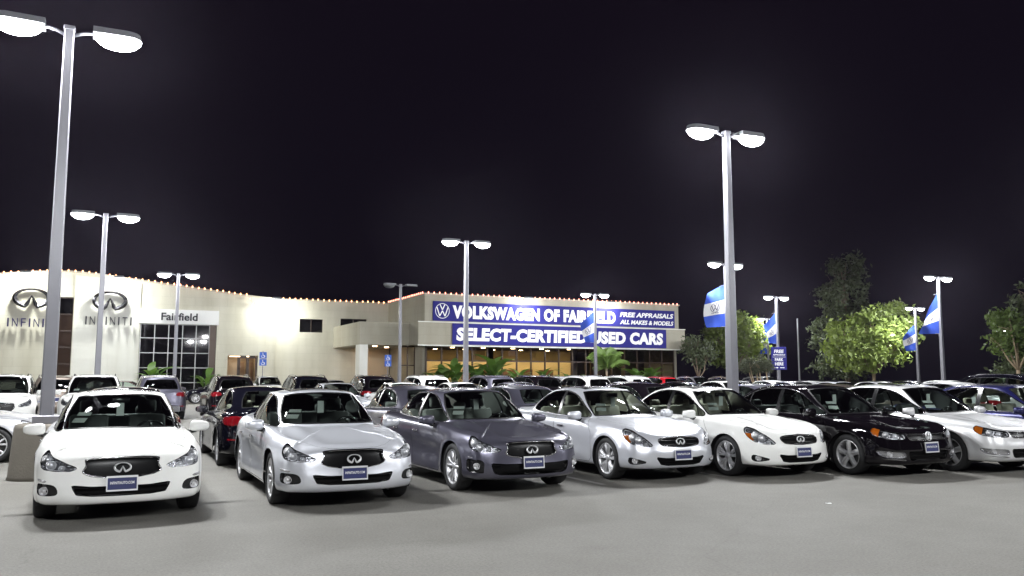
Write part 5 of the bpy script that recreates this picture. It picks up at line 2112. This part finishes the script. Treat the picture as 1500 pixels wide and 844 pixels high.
def string_lights(pts, kind, lab):
    """bulbs every half metre along a polyline, on a thin wire"""
    s = empty('string_lights')
    P = [Vector(p) for p in pts]
    m = MB()
    m.tube(P, 0.008, 5)
    m.obj('wire', 'dark', s)
    L = [0.0]
    for a, b_ in zip(P[:-1], P[1:]):
        L.append(L[-1] + (b_ - a).length)
    n = int(L[-1] / 0.46)
    for i in range(n):
        d = (i + 0.5) * L[-1] / n
        k_ = max(j for j in range(len(L)) if L[j] <= d)
        k_ = min(k_, len(P) - 2)
        p = P[k_].lerp(P[k_ + 1], (d - L[k_]) / max(1e-6, L[k_ + 1] - L[k_]))
        link('bulb', bulb_me[kind], None, s, p + Vector((random.uniform(-.02, .02), 0, random.uniform(-.02, .02))))
    tag(s, lab, 'string lights', 'fairy lights along the parapets')


string_lights([(x, 69.80, top_a(x) + 0.10) for x in np.arange(-13, 10.6, 0.8)] + [(10.4, 69.8, 8.0), (10.75, 69.8, 7.4)], 'bulb_warm', 'warm fairy lights along the arched parapet')
string_lights([(12.9, 70.2, 8.18), (17.5, 70.2, 8.16), (22.0, 70.2, 8.18)], 'bulb_warm', 'warm fairy lights along the office wing parapet')
string_lights([(22.1, 70.1, 8.22), (22.1, 66, 8.2), (22.05, 60.9, 8.22)], 'bulb_red', 'red fairy lights on the receding parapet edge of the banner showroom')
string_lights([(22.2, 60.82, 8.22), (30, 60.82, 8.2), (38, 60.82, 8.2), (46.5, 60.82, 8.22)], 'bulb_red', 'reddish fairy lights along the front parapet above the upper banner')


# ------------------------------------------------------------------ flags and the park here sign
def flag(x, y, ztop, zbot, width, lab, phase, droop=0.55, toward=(-1, 0)):
    s = empty('banner_flag', (x, y, 0))
    H = ztop - zbot

    def P(u, v, off=0.0):
        """u 0..1 from the pole outwards, v 0..1 from top down"""
        w_ = width * (0.80 + 0.20 * math.sin(v * 2.4 + phase))
        xx = -0.10 - w_ * u
        wave = 0.14 * u * math.sin(u * 5.0 + phase + v * 2.2) + 0.07 * u * math.sin(v * 7 + u * 3 + phase * 2)
        zz = ztop - droop * u * (1 - v) - H * v + 0.06 * u * math.sin(v * 5 + phase)
        return (xx, wave - off, zz)
    for (v0, v1, mt, nm2) in ((0, 0.36, 'flag_blue', 'blue_band'), (0.36, 0.68, 'flag_white', 'white_band'), (0.68, 1.0, 'flag_blue', 'blue_band')):
        nu, nv = 14, 8
        m = MB()
        v = [P(i / nu, v0 + (v1 - v0) * j / nv) for i in range(nu + 1) for j in range(nv + 1)]
        m.add(v, grid_faces(nu + 1, nv + 1))
        m.obj(nm2, mt, s, True)
    m = MB()
    round_emblem(m, 0.27, 0.004, lambda a, c_, h: P(0.48 - a / width, 0.50 - c_ / H, 0.012 + h), 0.10, 0.13)
    m.obj('emblem', 'letter_blue', s)
    m = MB()
    tv, tf = text_mesh('Das Auto.', 1, 0.42, 0.0, 0.02, 0, 1, 0.07)
    m.add([P(0.48 - (a - 0.21) / width, 0.645 - c_ / H, 0.014) for a, c_, _ in tv], [q for q in tf if all(i < len(tv) // 2 for i in q)])
    m.obj('lettering', 'letter_blue', s)
    m = MB()
    m.tube([(0, 0, ztop), (-0.35, 0, ztop - 0.1)], 0.015, 6)
    m.tube([(0, 0, zbot), (-0.35, 0, zbot)], 0.015, 6)
    m.obj('flag_rod', 'pole_paint', s)
    s.rotation_euler = (0, 0, math.radians(-22))
    tag(s, lab, 'flag', 'blue and white dealer flags')


flag(28.95, 33.9, 6.45, 4.25, 1.10, 'blue and white flag beside the tall front lamp post', 0.3, 0.5)
flag(31.2, 50.5, 6.3, 4.1, 0.95, 'limp flag hanging before the lower banner', 1.7, 0.9)
flag(44.25, 46.35, 6.4, 4.1, 0.95, 'flag above the blue park here sign', 2.6, 1.0)
flag(59.6, 63.8, 6.2, 4.0, 1.0, 'flag beside the lime green tree', 4.0, 0.9)
flag(44.2, 33.0, 6.6, 4.2, 1.30, 'blue and white flag right of the large lit tree', 5.0, 1.3)
flag(61.7, 48.4, 6.1, 3.9, 1.05, 'small far flag in front of the large lit tree', 0.9, 0.9)

s = empty('post_sign', (44.25, 46.35, 0))
s.rotation_euler = (0, 0, math.radians(-24))
m = MB()
m.rbox(-0.56, 0.56, -0.17, -0.12, 2.20, 3.85, 0.012)
m.obj('panel', 'sign_blue', s)
for body, z0, wd, ht, sh in (('FREE', 3.42, 0.72, 0.24, 0.15), ('APPRAISALS', 3.24, 0.90, 0.10, 0.1), ('PARK', 2.83, 0.62, 0.22, 0), ('HERE', 2.52, 0.62, 0.22, 0)):
    flat_text(s, 'lettering', body, -wd / 2, z0, -0.172, wd, ht, 'sign_white', 0.03, sh, 0.006)
m = MB()
m.box(-0.48, 0.48, -0.178, -0.171, 3.12, 3.14)
for x in (-0.40, 0.06):
    m.box(x, x + 0.24, -0.178, -0.171, 2.33, 2.38)
    m.add([(x + 0.24, -0.176, 2.30), (x + 0.34, -0.176, 2.355), (x + 0.24, -0.176, 2.41)], [(0, 1, 2)])
m.obj('arrow_marks', 'sign_white', s)
tag(s, 'blue FREE APPRAISALS PARK HERE sign on a lamp post', 'sign')

m = MB()
m.tube([(59.75, 59.87, 0), (59.75, 59.87, 7.3)], [0.09, 0.06], 8)
tag(m.obj('utility_pole', 'housing'), 'thin bare unlit pole right of the park here sign', 'pole')


# ------------------------------------------------------------------ plants
def make_tree(name, loc, h, lobes, leaf, bark, nleaf, lsize, label, cat='tree', trunk_r=0.14, fork=0.35, seed=1, clump=0.34, group=None):
    rg = np.random.default_rng(seed)
    t = empty(name, loc)
    m = MB()
    forkp = Vector((0.05, 0.0, h * fork))
    m.tube([(0, 0, -0.1), (0.03, 0.02, h * fork * 0.5), forkp], [trunk_r * 1.25, trunk_r, trunk_r * 0.85], 9)
    tips = []
    for (cx, cy, cz, rx, ry, rz) in lobes:
        c_ = Vector((cx, cy, cz))
        mid = forkp.lerp(c_, 0.55) + Vector((rg.normal(0, .12), rg.normal(0, .12), -0.05 * h))
        m.tube([forkp - Vector((0, 0, 0.08)), mid, c_], [trunk_r * 0.62, trunk_r * 0.42, trunk_r * 0.18], 7)
        for k_ in range(5):
            d = rg.normal(0, 1, 3)
            d /= np.linalg.norm(d)
            e = c_ + Vector((d[0] * rx * .8, d[1] * ry * .8, abs(d[2]) * rz * .7))
            st = mid.lerp(c_, rg.uniform(.3, 1))
            m.tube([st, st.lerp(e, .5) + Vector((0, 0, .06)), e], [trunk_r * 0.22, trunk_r * 0.13, 0.01], 5)
    m.obj('trunk', bark, t, True)
    # leaves gathered in clumps that leave gaps
    vol = np.array([l[3] * l[4] * l[5] for l in lobes])
    nl = (nleaf * vol / vol.sum()).astype(int)
    V, F = [], []
    for (cx, cy, cz, rx, ry, rz), n in zip(lobes, nl):
        nc = max(6, int(rx * ry * rz * 5.5))
        d = rg.normal(0, 1, (nc, 3))
        d /= np.linalg.norm(d, axis=1)[:, None]
        rr = rg.uniform(0.35, 1.0, nc) ** 0.5
        cc = d * rr[:, None] * [rx, ry, rz] + [cx, cy, cz]
        pick = rg.integers(0, nc, n)
        P = cc[pick] + rg.normal(0, clump, (n, 3)) * [1, 1, .7]
        a = rg.normal(0, 1, (n, 3))
        a /= np.linalg.norm(a, axis=1)[:, None]
        q = rg.normal(0, 1, (n, 3))
        q[:, 2] += 0.4
        b2 = np.cross(a, q)
        b2 /= np.linalg.norm(b2, axis=1)[:, None]
        sz = lsize * rg.uniform(.6, 1.3, n)
        base = len(V)
        pts = np.stack([P - a * sz[:, None], P + b2 * sz[:, None] * .45, P + a * sz[:, None], P - b2 * sz[:, None] * .45], 1).reshape(-1, 3)
        k0 = len(V)
        V += pts.tolist()
        F += [(k0 + 4 * i, k0 + 4 * i + 1, k0 + 4 * i + 2, k0 + 4 * i + 3) for i in range(n)]
    link('crown', mesh_of(V, F), leaf, t)
    tag(t, label, cat, group)
    return t


def lobes_for(w, h0, h1, n, seed, flat=1.0):
    rg = np.random.default_rng(seed)
    out = []
    for i in range(n):
        a = 2 * PI * i / n + rg.uniform(-.3, .3)
        z = h0 + (h1 - h0) * rg.uniform(.2, .8)
        r_ = w * rg.uniform(.28, .42)
        out.append((math.cos(a) * w * .5, math.sin(a) * w * .5, z, r_, r_, (h1 - h0) * rg.uniform(.24, .34) * flat))
    out.append((0, 0, h1 - (h1 - h0) * .28, w * .38, w * .38, (h1 - h0) * .28))
    return out


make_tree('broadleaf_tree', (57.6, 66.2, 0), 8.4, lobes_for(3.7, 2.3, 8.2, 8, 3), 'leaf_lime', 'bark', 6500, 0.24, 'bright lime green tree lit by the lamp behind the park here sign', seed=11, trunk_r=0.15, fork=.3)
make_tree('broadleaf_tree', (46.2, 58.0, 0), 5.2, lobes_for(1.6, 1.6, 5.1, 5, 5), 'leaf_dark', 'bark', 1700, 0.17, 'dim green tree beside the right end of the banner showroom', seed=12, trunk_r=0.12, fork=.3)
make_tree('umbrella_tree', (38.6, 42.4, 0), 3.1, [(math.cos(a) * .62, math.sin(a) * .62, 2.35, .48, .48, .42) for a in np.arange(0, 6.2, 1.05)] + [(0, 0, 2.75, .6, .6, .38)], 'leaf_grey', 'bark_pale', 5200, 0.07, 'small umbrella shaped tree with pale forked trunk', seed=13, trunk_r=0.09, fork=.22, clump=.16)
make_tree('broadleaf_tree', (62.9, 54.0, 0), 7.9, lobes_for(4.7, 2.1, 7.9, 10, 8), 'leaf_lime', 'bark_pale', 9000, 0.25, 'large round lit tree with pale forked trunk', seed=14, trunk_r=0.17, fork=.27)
make_tree('conifer_tree', (66.5, 60.2, 0), 14.0, [(rng.uniform(-.8, .8), rng.uniform(-.8, .8), 2.8 + i * 1.26, 3.2 - i * .16, 3.2 - i * .16, 1.3) for i in range(9)], 'leaf_dark', 'bark', 9000, 0.22, 'tall dark tree rising behind the large lit tree', seed=15, trunk_r=0.28, fork=.2)
make_tree('broadleaf_tree', (56.7, 36.6, 0), 6.2, lobes_for(2.2, 2.4, 6.0, 5, 9), 'leaf_green', 'bark_pale', 2600, 0.19, 'sparse leaning tree at the right edge', seed=16, trunk_r=0.14, fork=.35)
make_tree('conifer_tree', (69.0, 43.5, 0), 9.5, [(rng.uniform(-.8, .8), rng.uniform(-.8, .8), 2.0 + i * 1.1, 2.4 - i * .2, 2.4 - i * .2, 1.1) for i in range(7)], 'leaf_dark', 'bark', 5000, 0.22, 'dark tree behind the sparse tree at the right edge', seed=17, trunk_r=0.2, fork=.2)
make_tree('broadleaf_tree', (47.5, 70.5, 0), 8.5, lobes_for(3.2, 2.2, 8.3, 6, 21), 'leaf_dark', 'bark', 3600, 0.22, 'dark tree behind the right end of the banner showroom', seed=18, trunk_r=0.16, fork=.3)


def paddle_leaf(L=1.5, W=0.135):
    """long stalk and an oar shaped blade that arches over"""
    m = MB()
    n = 9
    st = [(0.02 * i, 0, 0.5 * L * i / 4) for i in range(5)]
    m.tube(st, [0.022, 0.02, 0.018, 0.016, 0.014], 5)
    v, f = [], []
    for i in range(n + 1):
        t = i / n
        x = st[-1][0] + L * 0.62 * (t * 0.35 + 0.55 * t * t)
        z = st[-1][2] + L * 0.62 * (t * 0.95 - 0.55 * t * t)
        w_ = W * math.sin(PI * min(1, 0.06 + t * 0.94)) ** 0.7 * (1.0 if t < .98 else .2)
        for s_, dz in ((-1, 0.10), (-.5, .03), (0, 0), (.5, .03), (1, .10)):
            v.append((x, s_ * w_, z + dz * w_))
    for i in range(n):
        for k_ in range(4):
            f.append((i * 5 + k_, (i + 1) * 5 + k_, (i + 1) * 5 + k_ + 1, i * 5 + k_ + 1))
    m.add(v, f)
    return m.me(True)


pl_me = paddle_leaf()
pl_me.materials.append(MATS['leaf_paddle'])


def paddle_plant(x, y, hgt, n, lab, seed):
    rg = np.random.default_rng(seed)
    p = empty('paddle_plant', (x, y, 0.14))
    for i in range(n):
        a = 2 * PI * i / n + rg.uniform(-.4, .4)
        o = link('leaf', pl_me, None, p, (0.10 * math.cos(a), 0.10 * math.sin(a), 0))
        o.rotation_euler = (rg.uniform(-.15, .15), rg.uniform(-.30, .30), a)
        k_ = hgt / 1.25 * rg.uniform(.70, 1.15)
        o.scale = (k_, k_, k_)
    tag(p, lab, 'plant', 'leafy plants along the showroom windows')


for i, (x, hgt, lab) in enumerate([(22.9, 2.2, 'leafy plant by the left corner of the banner showroom window'), (24.1, 2.7, 'tall leafy plant clump just left of the banner lamp post'), (25.9, 2.3, 'leafy plant just right of the banner lamp post'), (27.4, 2.9, 'tallest upright leafy plant before the showroom glass'), (29.4, 2.0, 'low leafy plant before the second inner door'), (31.9, 2.1, 'leafy plant below the word CERTIFIED'), (33.9, 1.8, 'low leafy plant left of the flag lamp post'), (36.0, 1.7, 'low leafy plant behind the small palm'), (40.7, 2.2, 'leafy plant below the word CARS'), (42.2, 2.4, 'last leafy plant near the right end of the shop front')]):
    paddle_plant(x, 59.2, hgt - 0.05, 20 if hgt > 2.1 else 17, lab, 30 + i)
paddle_plant(3.4, 68.6, 2.3, 13, 'leafy plant in front of the left of the big gridded window', 50)
paddle_plant(7.1, 68.6, 2.1, 12, 'leafy plant at the right jamb of the big gridded window', 51)


def frond():
    m = MB()
    n = 16
    pts = [(0.95 * t, 0, 1.25 * t - 1.05 * t * t) for t in [i / n for i in range(n + 1)]]
    m.tube(pts, [0.022 - 0.018 * i / n for i in range(n + 1)], 5)
    for i in range(3, n + 1):
        p = Vector(pts[i])
        L_ = 0.50 * math.sin(PI * (0.18 + 0.78 * i / n)) + .08
        for s_ in (-1, 1):
            e = p + Vector((L_ * .55, s_ * L_ * .75, -L_ * .28))
            c_ = p.lerp(e, .5) + Vector((.02, 0, .05))
            m.add([p, c_ + Vector((0.045, 0, .02)), e, c_ - Vector((0.045, 0, 0.02))], [(0, 1, 2, 3)])
    return m.me()


fr_me = frond()
fr_me.materials.append(MATS['leaf_palm'])
t = empty('small_palm', (35.6, 56.0, 0))
m = MB()
m.tube([(0, 0, 0), (.05, 0, 1.2), (0, 0, 2.4)], [.13, .10, .08], 9)
m.obj('trunk', 'bark', t, True)
rg = np.random.default_rng(77)
for i in range(30):
    o = link('frond', fr_me, None, t, (0, 0, 1.9 + .7 * rg.uniform(0, 1)))
    o.rotation_euler = (rg.uniform(-.2, .2), rg.uniform(-1.0, 0.1), rg.uniform(0, 2 * PI))
    k_ = rg.uniform(1.3, 1.9)
    o.scale = (k_, k_, k_)
tag(t, 'bushy small palm in front of the lower banner beside the flag post', 'palm')


for i, (x, y, lab) in enumerate([(0.15, 7.05, 'scrap of white paper on the asphalt at lower left'), (2.35, 6.2, 'scrap of white paper on the asphalt at lower centre'), (8.4, 8.0, 'scrap of white paper on the asphalt in front of the black sedan')]):
    rg = np.random.default_rng(90 + i)
    m = MB()
    v = [((a - 1.5) * 0.022 + rg.normal(0, .003), (b_ - 1) * 0.02 + rg.normal(0, .003), 0.006 + abs(rg.normal(0, .006))) for a in range(4) for b_ in range(3)]
    m.add(v, grid_faces(4, 3))
    tag(m.obj('paper_scrap', 'paper', None, False, (x, y, 0), (0, 0, rg.uniform(0, 3))), lab, 'paper', 'scraps of paper on the asphalt')


# ------------------------------------------------------------------ cars on the lot
ROTF, ROTB, ROTR, ROTL = -PI / 2, PI / 2, 0.0, PI        # nose towards the camera aisle, away from it, along +X, along -X
G1 = 'cars in the front row'
G2 = 'cars in the second row'
G3 = 'cars in the third row'
G4 = 'sport utility cars in the fourth row'
G5 = 'cars parked near the showrooms'
S, SA, R_, F_, U = 'sports_sedan', 'sports_sedan_aero', 'round_sedan', 'family_sedan', 'crossover'
CARS = [
    # model, paint, seats, x, y, turn, label, category, group
    (S, 'paint_white', 'cabin_dark', 0.22, 12.70, ROTF, 'white sedan facing the camera at the left end of the front row', G1),
    (S, 'paint_silver', 'cabin_dark', 2.87, 12.55, ROTF, 'silver sedan in the front row next to the white one at the left end', G1),
    (SA, 'paint_grey', 'cabin_grey', 5.43, 12.76, ROTF, 'dark grey sedan in the front row between two silver sedans', G1),
    (R_, 'paint_silver', 'cabin_tan', 8.13, 12.90, ROTF, 'silver rounded sedan in the front row between dark grey and white sedans', G1),
    (R_, 'paint_white', 'cabin_tan', 10.16, 12.43, ROTF, 'white rounded sedan in the front row beside the black sedan', G1),
    (F_, 'paint_black', 'cabin_dark', 12.12, 11.67, ROTF, 'black sedan with amber side lamp in the front row', G1),
    (F_, 'paint_palesilver', 'cabin_dark', 14.13, 11.26, ROTF, 'pale silver sedan with amber side lamp, right of the black sedan', G1),
    (F_, 'paint_blue', 'cabin_tan', 16.35, 10.65, ROTF, 'blue sedan cut off by the right edge of the front row', G1),
    (S, 'paint_midsilver', 'cabin_grey', -3.05, 19.8, ROTR - 0.2, 'silver car nosing in from the left edge beside the concrete pier', 'cars at the left edge'),
    # second row, tails to the camera
    (S, 'paint_black', 'cabin_dark', 0.40, 18.15, ROTB, 'black sedan hidden behind the white front row sedan at left', G2),
    (S, 'paint_navy', 'cabin_tan', 2.83, 17.85, ROTB, 'near black sedan with red tail lamp between white and silver front cars', G2),
    (R_, 'paint_grey', 'cabin_grey', 6.15, 18.1, ROTB, 'dark grey sedan with red tail lamp between silver and grey front cars', G2),
    (R_, 'paint_grey', 'cabin_dark', 8.75, 18.0, ROTB, 'dark grey sedan behind the gap between grey and silver front cars', G2),
    (F_, 'paint_black', 'cabin_dark', 12.4, 18.4, ROTB, 'black sedan roof behind the gap between the two rounded front sedans', G2),
    (R_, 'paint_grey', 'cabin_grey', 16.2, 18.3, ROTB, 'dark grey sedan behind the gap between white and black front sedans', G2),
    (S, 'paint_bronze', 'cabin_dark', 18.9, 18.2, ROTB, 'bronze sedan roof above the black front row sedan', G2),
    (S, 'paint_black', 'cabin_dark', 21.6, 18.1, ROTB, 'black sedan roof above the pale silver front row sedan', G2),
    (F_, 'paint_palesilver', 'cabin_dark', 24.2, 18.3, ROTB, 'silver sedan roof behind the pale silver front row sedan', G2),
    (U, 'paint_navy', 'cabin_dark', 26.9, 18.4, ROTB, 'dark crossover roof above the blue sedan at the right edge', G2),
    # third row, noses to the camera
    (U, 'paint_white', 'cabin_dark', -2.75, 30.6, ROTF, 'white sport utility car at the left edge left of the concrete pier', G3),
    (U, 'paint_white', 'cabin_dark', -0.25, 30.7, ROTF, 'white sport utility car facing the camera right of the big left lamp post', G3),
    (S, 'paint_silver', 'cabin_dark', 7.76, 30.6, ROTF, 'silver sedan with sunroof just behind the silver front row sedan', G3),
    (R_, 'paint_white', 'cabin_dark', 10.4, 30.9, ROTF, 'white sedan roof left of the banner lamp post, behind a dark grey tail', G3),
    (R_, 'paint_white', 'cabin_dark', 12.75, 30.7, ROTF, 'white sedan roof directly below the banner lamp post', G3),
    (S, 'paint_midgrey', 'cabin_dark', 15.4, 30.8, ROTF, 'mid grey sedan roof right of the banner lamp post', G3),
    (R_, 'paint_palesilver', 'cabin_dark', 20.9, 30.8, ROTF, 'pale silver sedan roof right of the silver rounded front sedan', G3),
    (S, 'paint_black', 'cabin_dark', 23.6, 30.6, ROTF, 'black sedan roof left of the tall front lamp post', G3),
    (F_, 'paint_white', 'cabin_dark', 26.2, 30.7, ROTF, 'white sedan roof just left of the tall front lamp post', G3),
    (R_, 'paint_midgrey', 'cabin_dark', 30.7, 30.8, ROTF, 'mid grey sedan roof just right of the tall front lamp post', G3),
    (S, 'paint_silver', 'cabin_dark', 33.4, 30.7, ROTF, 'silver sedan below the park here sign', G3),
    (S, 'paint_palesilver', 'cabin_dark', 36.2, 30.6, ROTF, 'pale silver sedan roof below the large lit tree', G3),
    (R_, 'paint_black', 'cabin_dark', 38.9, 30.8, ROTF, 'black sedan roof below the trunk of the large lit tree', G3),
    (F_, 'paint_white', 'cabin_dark', 41.6, 30.7, ROTF, 'white sedan roof at the foot of the rightmost flag post', G3),
    (S, 'paint_navy', 'cabin_dark', 45.0, 30.7, ROTF, 'dark sedan roof near the right edge beyond the flag post', G3),
    # fourth row, tails to the camera
    (U, 'paint_bronze', 'cabin_dark', -1.6, 37.6, ROTB, 'dark bronze sport utility car behind the white one at the left edge', G4),
    (U, 'paint_grey', 'cabin_dark', 2.0, 37.2, ROTB, 'grey sport utility car showing its tail below the gridded window', G4),
    (U, 'paint_black', 'cabin_dark', 4.75, 36.9, ROTB, 'black sport utility car left of the first blue parking sign', G4),
    (U, 'paint_navy', 'cabin_dark', 7.85, 37.0, ROTB, 'dark navy sport utility car below the office wing wall', G4),
    (U, 'paint_black', 'cabin_dark', 10.83, 37.1, ROTB, 'black sport utility car in front of the canopy column', G4),
    (U, 'paint_white', 'cabin_dark', 13.33, 37.0, ROTB, 'white sport utility car showing dark tail glass left of the banner lamp post', G4),
    (U, 'paint_grey', 'cabin_dark', 16.55, 36.9, ROTB, 'dark grey sport utility car right of the banner lamp post', G4),
    (U, 'paint_black', 'cabin_dark', 19.0, 37.1, ROTB, 'black sport utility car behind the grey sedans, right of the dark grey one', G4),
    (U, 'paint_white', 'cabin_dark', 21.74, 36.9, ROTB, 'white sport utility car above the silver rounded front sedan', G4),
    (U, 'paint_white', 'cabin_dark', 24.3, 37.0, ROTB, 'white sport utility car right of its white twin, below the small palm', G4),
    (F_, 'paint_midgrey', 'cabin_dark', 31.5, 37.0, ROTB, 'grey sedan below the umbrella shaped tree', G4),
    (F_, 'paint_white', 'cabin_dark', 34.3, 37.1, ROTB, 'white sedan roof below the park here sign', G4),
    (R_, 'paint_palesilver', 'cabin_dark', 37.4, 37.0, ROTB, 'pale silver sedan right of the park here sign', G4),
    # nearer the buildings
    (S, 'paint_brown', 'cabin_dark', 1.4, 57.5, ROTR, 'brown sedan side on below the gridded window', G5),
    (S, 'paint_navy', 'cabin_dark', 6.7, 57.0, ROTL, 'dark blue sedan side on below the gridded window', G5),
    (U, 'paint_palesilver', 'cabin_dark', 10.2, 59.2, ROTF, 'silver sport utility car facing us below the first blue parking sign', G5),
    (F_, 'paint_palesilver', 'cabin_dark', 14.6, 58.2, ROTF, 'pale sedan right of the facing silver sport utility car', G5),
    (U, 'paint_white', 'cabin_dark', 34.0, 54.0, ROTF, 'white tall car behind the small palm trunk', G5),
    (U, 'paint_white', 'cabin_dark', 24.7, 53.8, ROTB, 'white car roof in front of the tallest upright leafy plant', G5),
    (U, 'paint_palesilver', 'cabin_dark', 29.0, 52.2, ROTB, 'silver car roof left of the low plants before the shop front', G5),
    (U, 'paint_red', 'cabin_dark', 39.5, 55.0, ROTB, 'red sport utility car before the right end of the shop front', G5),
    (U, 'paint_midgrey', 'cabin_dark', 41.2, 52.0, ROTF, 'grey car in the dark right of the banner showroom', G5),
    (U, 'paint_bronze', 'cabin_dark', 44.2, 51.6, ROTF, 'dark minivan shaped car left of the tall front lamp post', G5),
    (U, 'paint_midgrey', 'cabin_dark', 47.6, 51.4, ROTF, 'grey car behind the umbrella shaped tree', G5),
]
models = {}
for nm_, fn in ((S, sports_sedan), (SA, sports_sedan_aero), (R_, round_sedan), (F_, family_sedan), (U, crossover)):
    models[nm_] = build_car('crossover_car' if nm_ == U else 'sedan_car', fn())
ALLK = collect(None)


def descend(o, kids):
    out = []
    for k_ in kids.get(o.name, []):
        out.append(k_)
        out += descend(k_, kids)
    return out


first = set()
made = []
for (mdl, colour, seat, x, y, rz, lab, grp) in CARS:
    near = y < 20
    skip = () if near else ('inside_mirror', 'brake_disc', 'plate_lettering', 'exhaust_pipe', 'grille_mesh', 'underbody', 'projector', 'mirror_stalk')
    if mdl not in first:
        o = models[mdl]
        first.add(mdl)
    else:
        o = copy_tree(models[mdl], ALLK, skip)
    o.location = (x, y, 0)
    o.rotation_euler = (0, 0, rz + math.radians(random.uniform(-0.7, 0.7)))
    tag(o, lab, 'car', grp)
    made.append((o, colour, seat))
kids2 = collect(None)
for o, colour, seat in made:
    paint_car(descend(o, kids2), colour, seat)
for o in COL.objects:
    for k_ in ('painted', 'seating'):
        if k_ in o:
            del o[k_]


# ------------------------------------------------------------------ thin haze added to imitate lens glow round the lamps
hz = bpy.data.materials.new('glow_haze')
hz.use_nodes = True
_n = hz.node_tree.nodes
_n.remove(_n['Principled BSDF'])
_v = _n.new('ShaderNodeVolumePrincipled')
_v.inputs['Color'].default_value = (0.84, 0.72, 0.96, 1)
_v.inputs['Density'].default_value = HAZE
_v.inputs['Anisotropy'].default_value = 0.90
hz.node_tree.links.new(_v.outputs[0], _n['Material Output'].inputs['Volume'])
MATS['glow_haze'] = hz
m = MB()
m.box(-230, 430, -130, 430, -1.0, 18.5)
tag(m.obj('haze', 'glow_haze'), 'thin haze added over the car lot for lamp glow', kind='stuff')
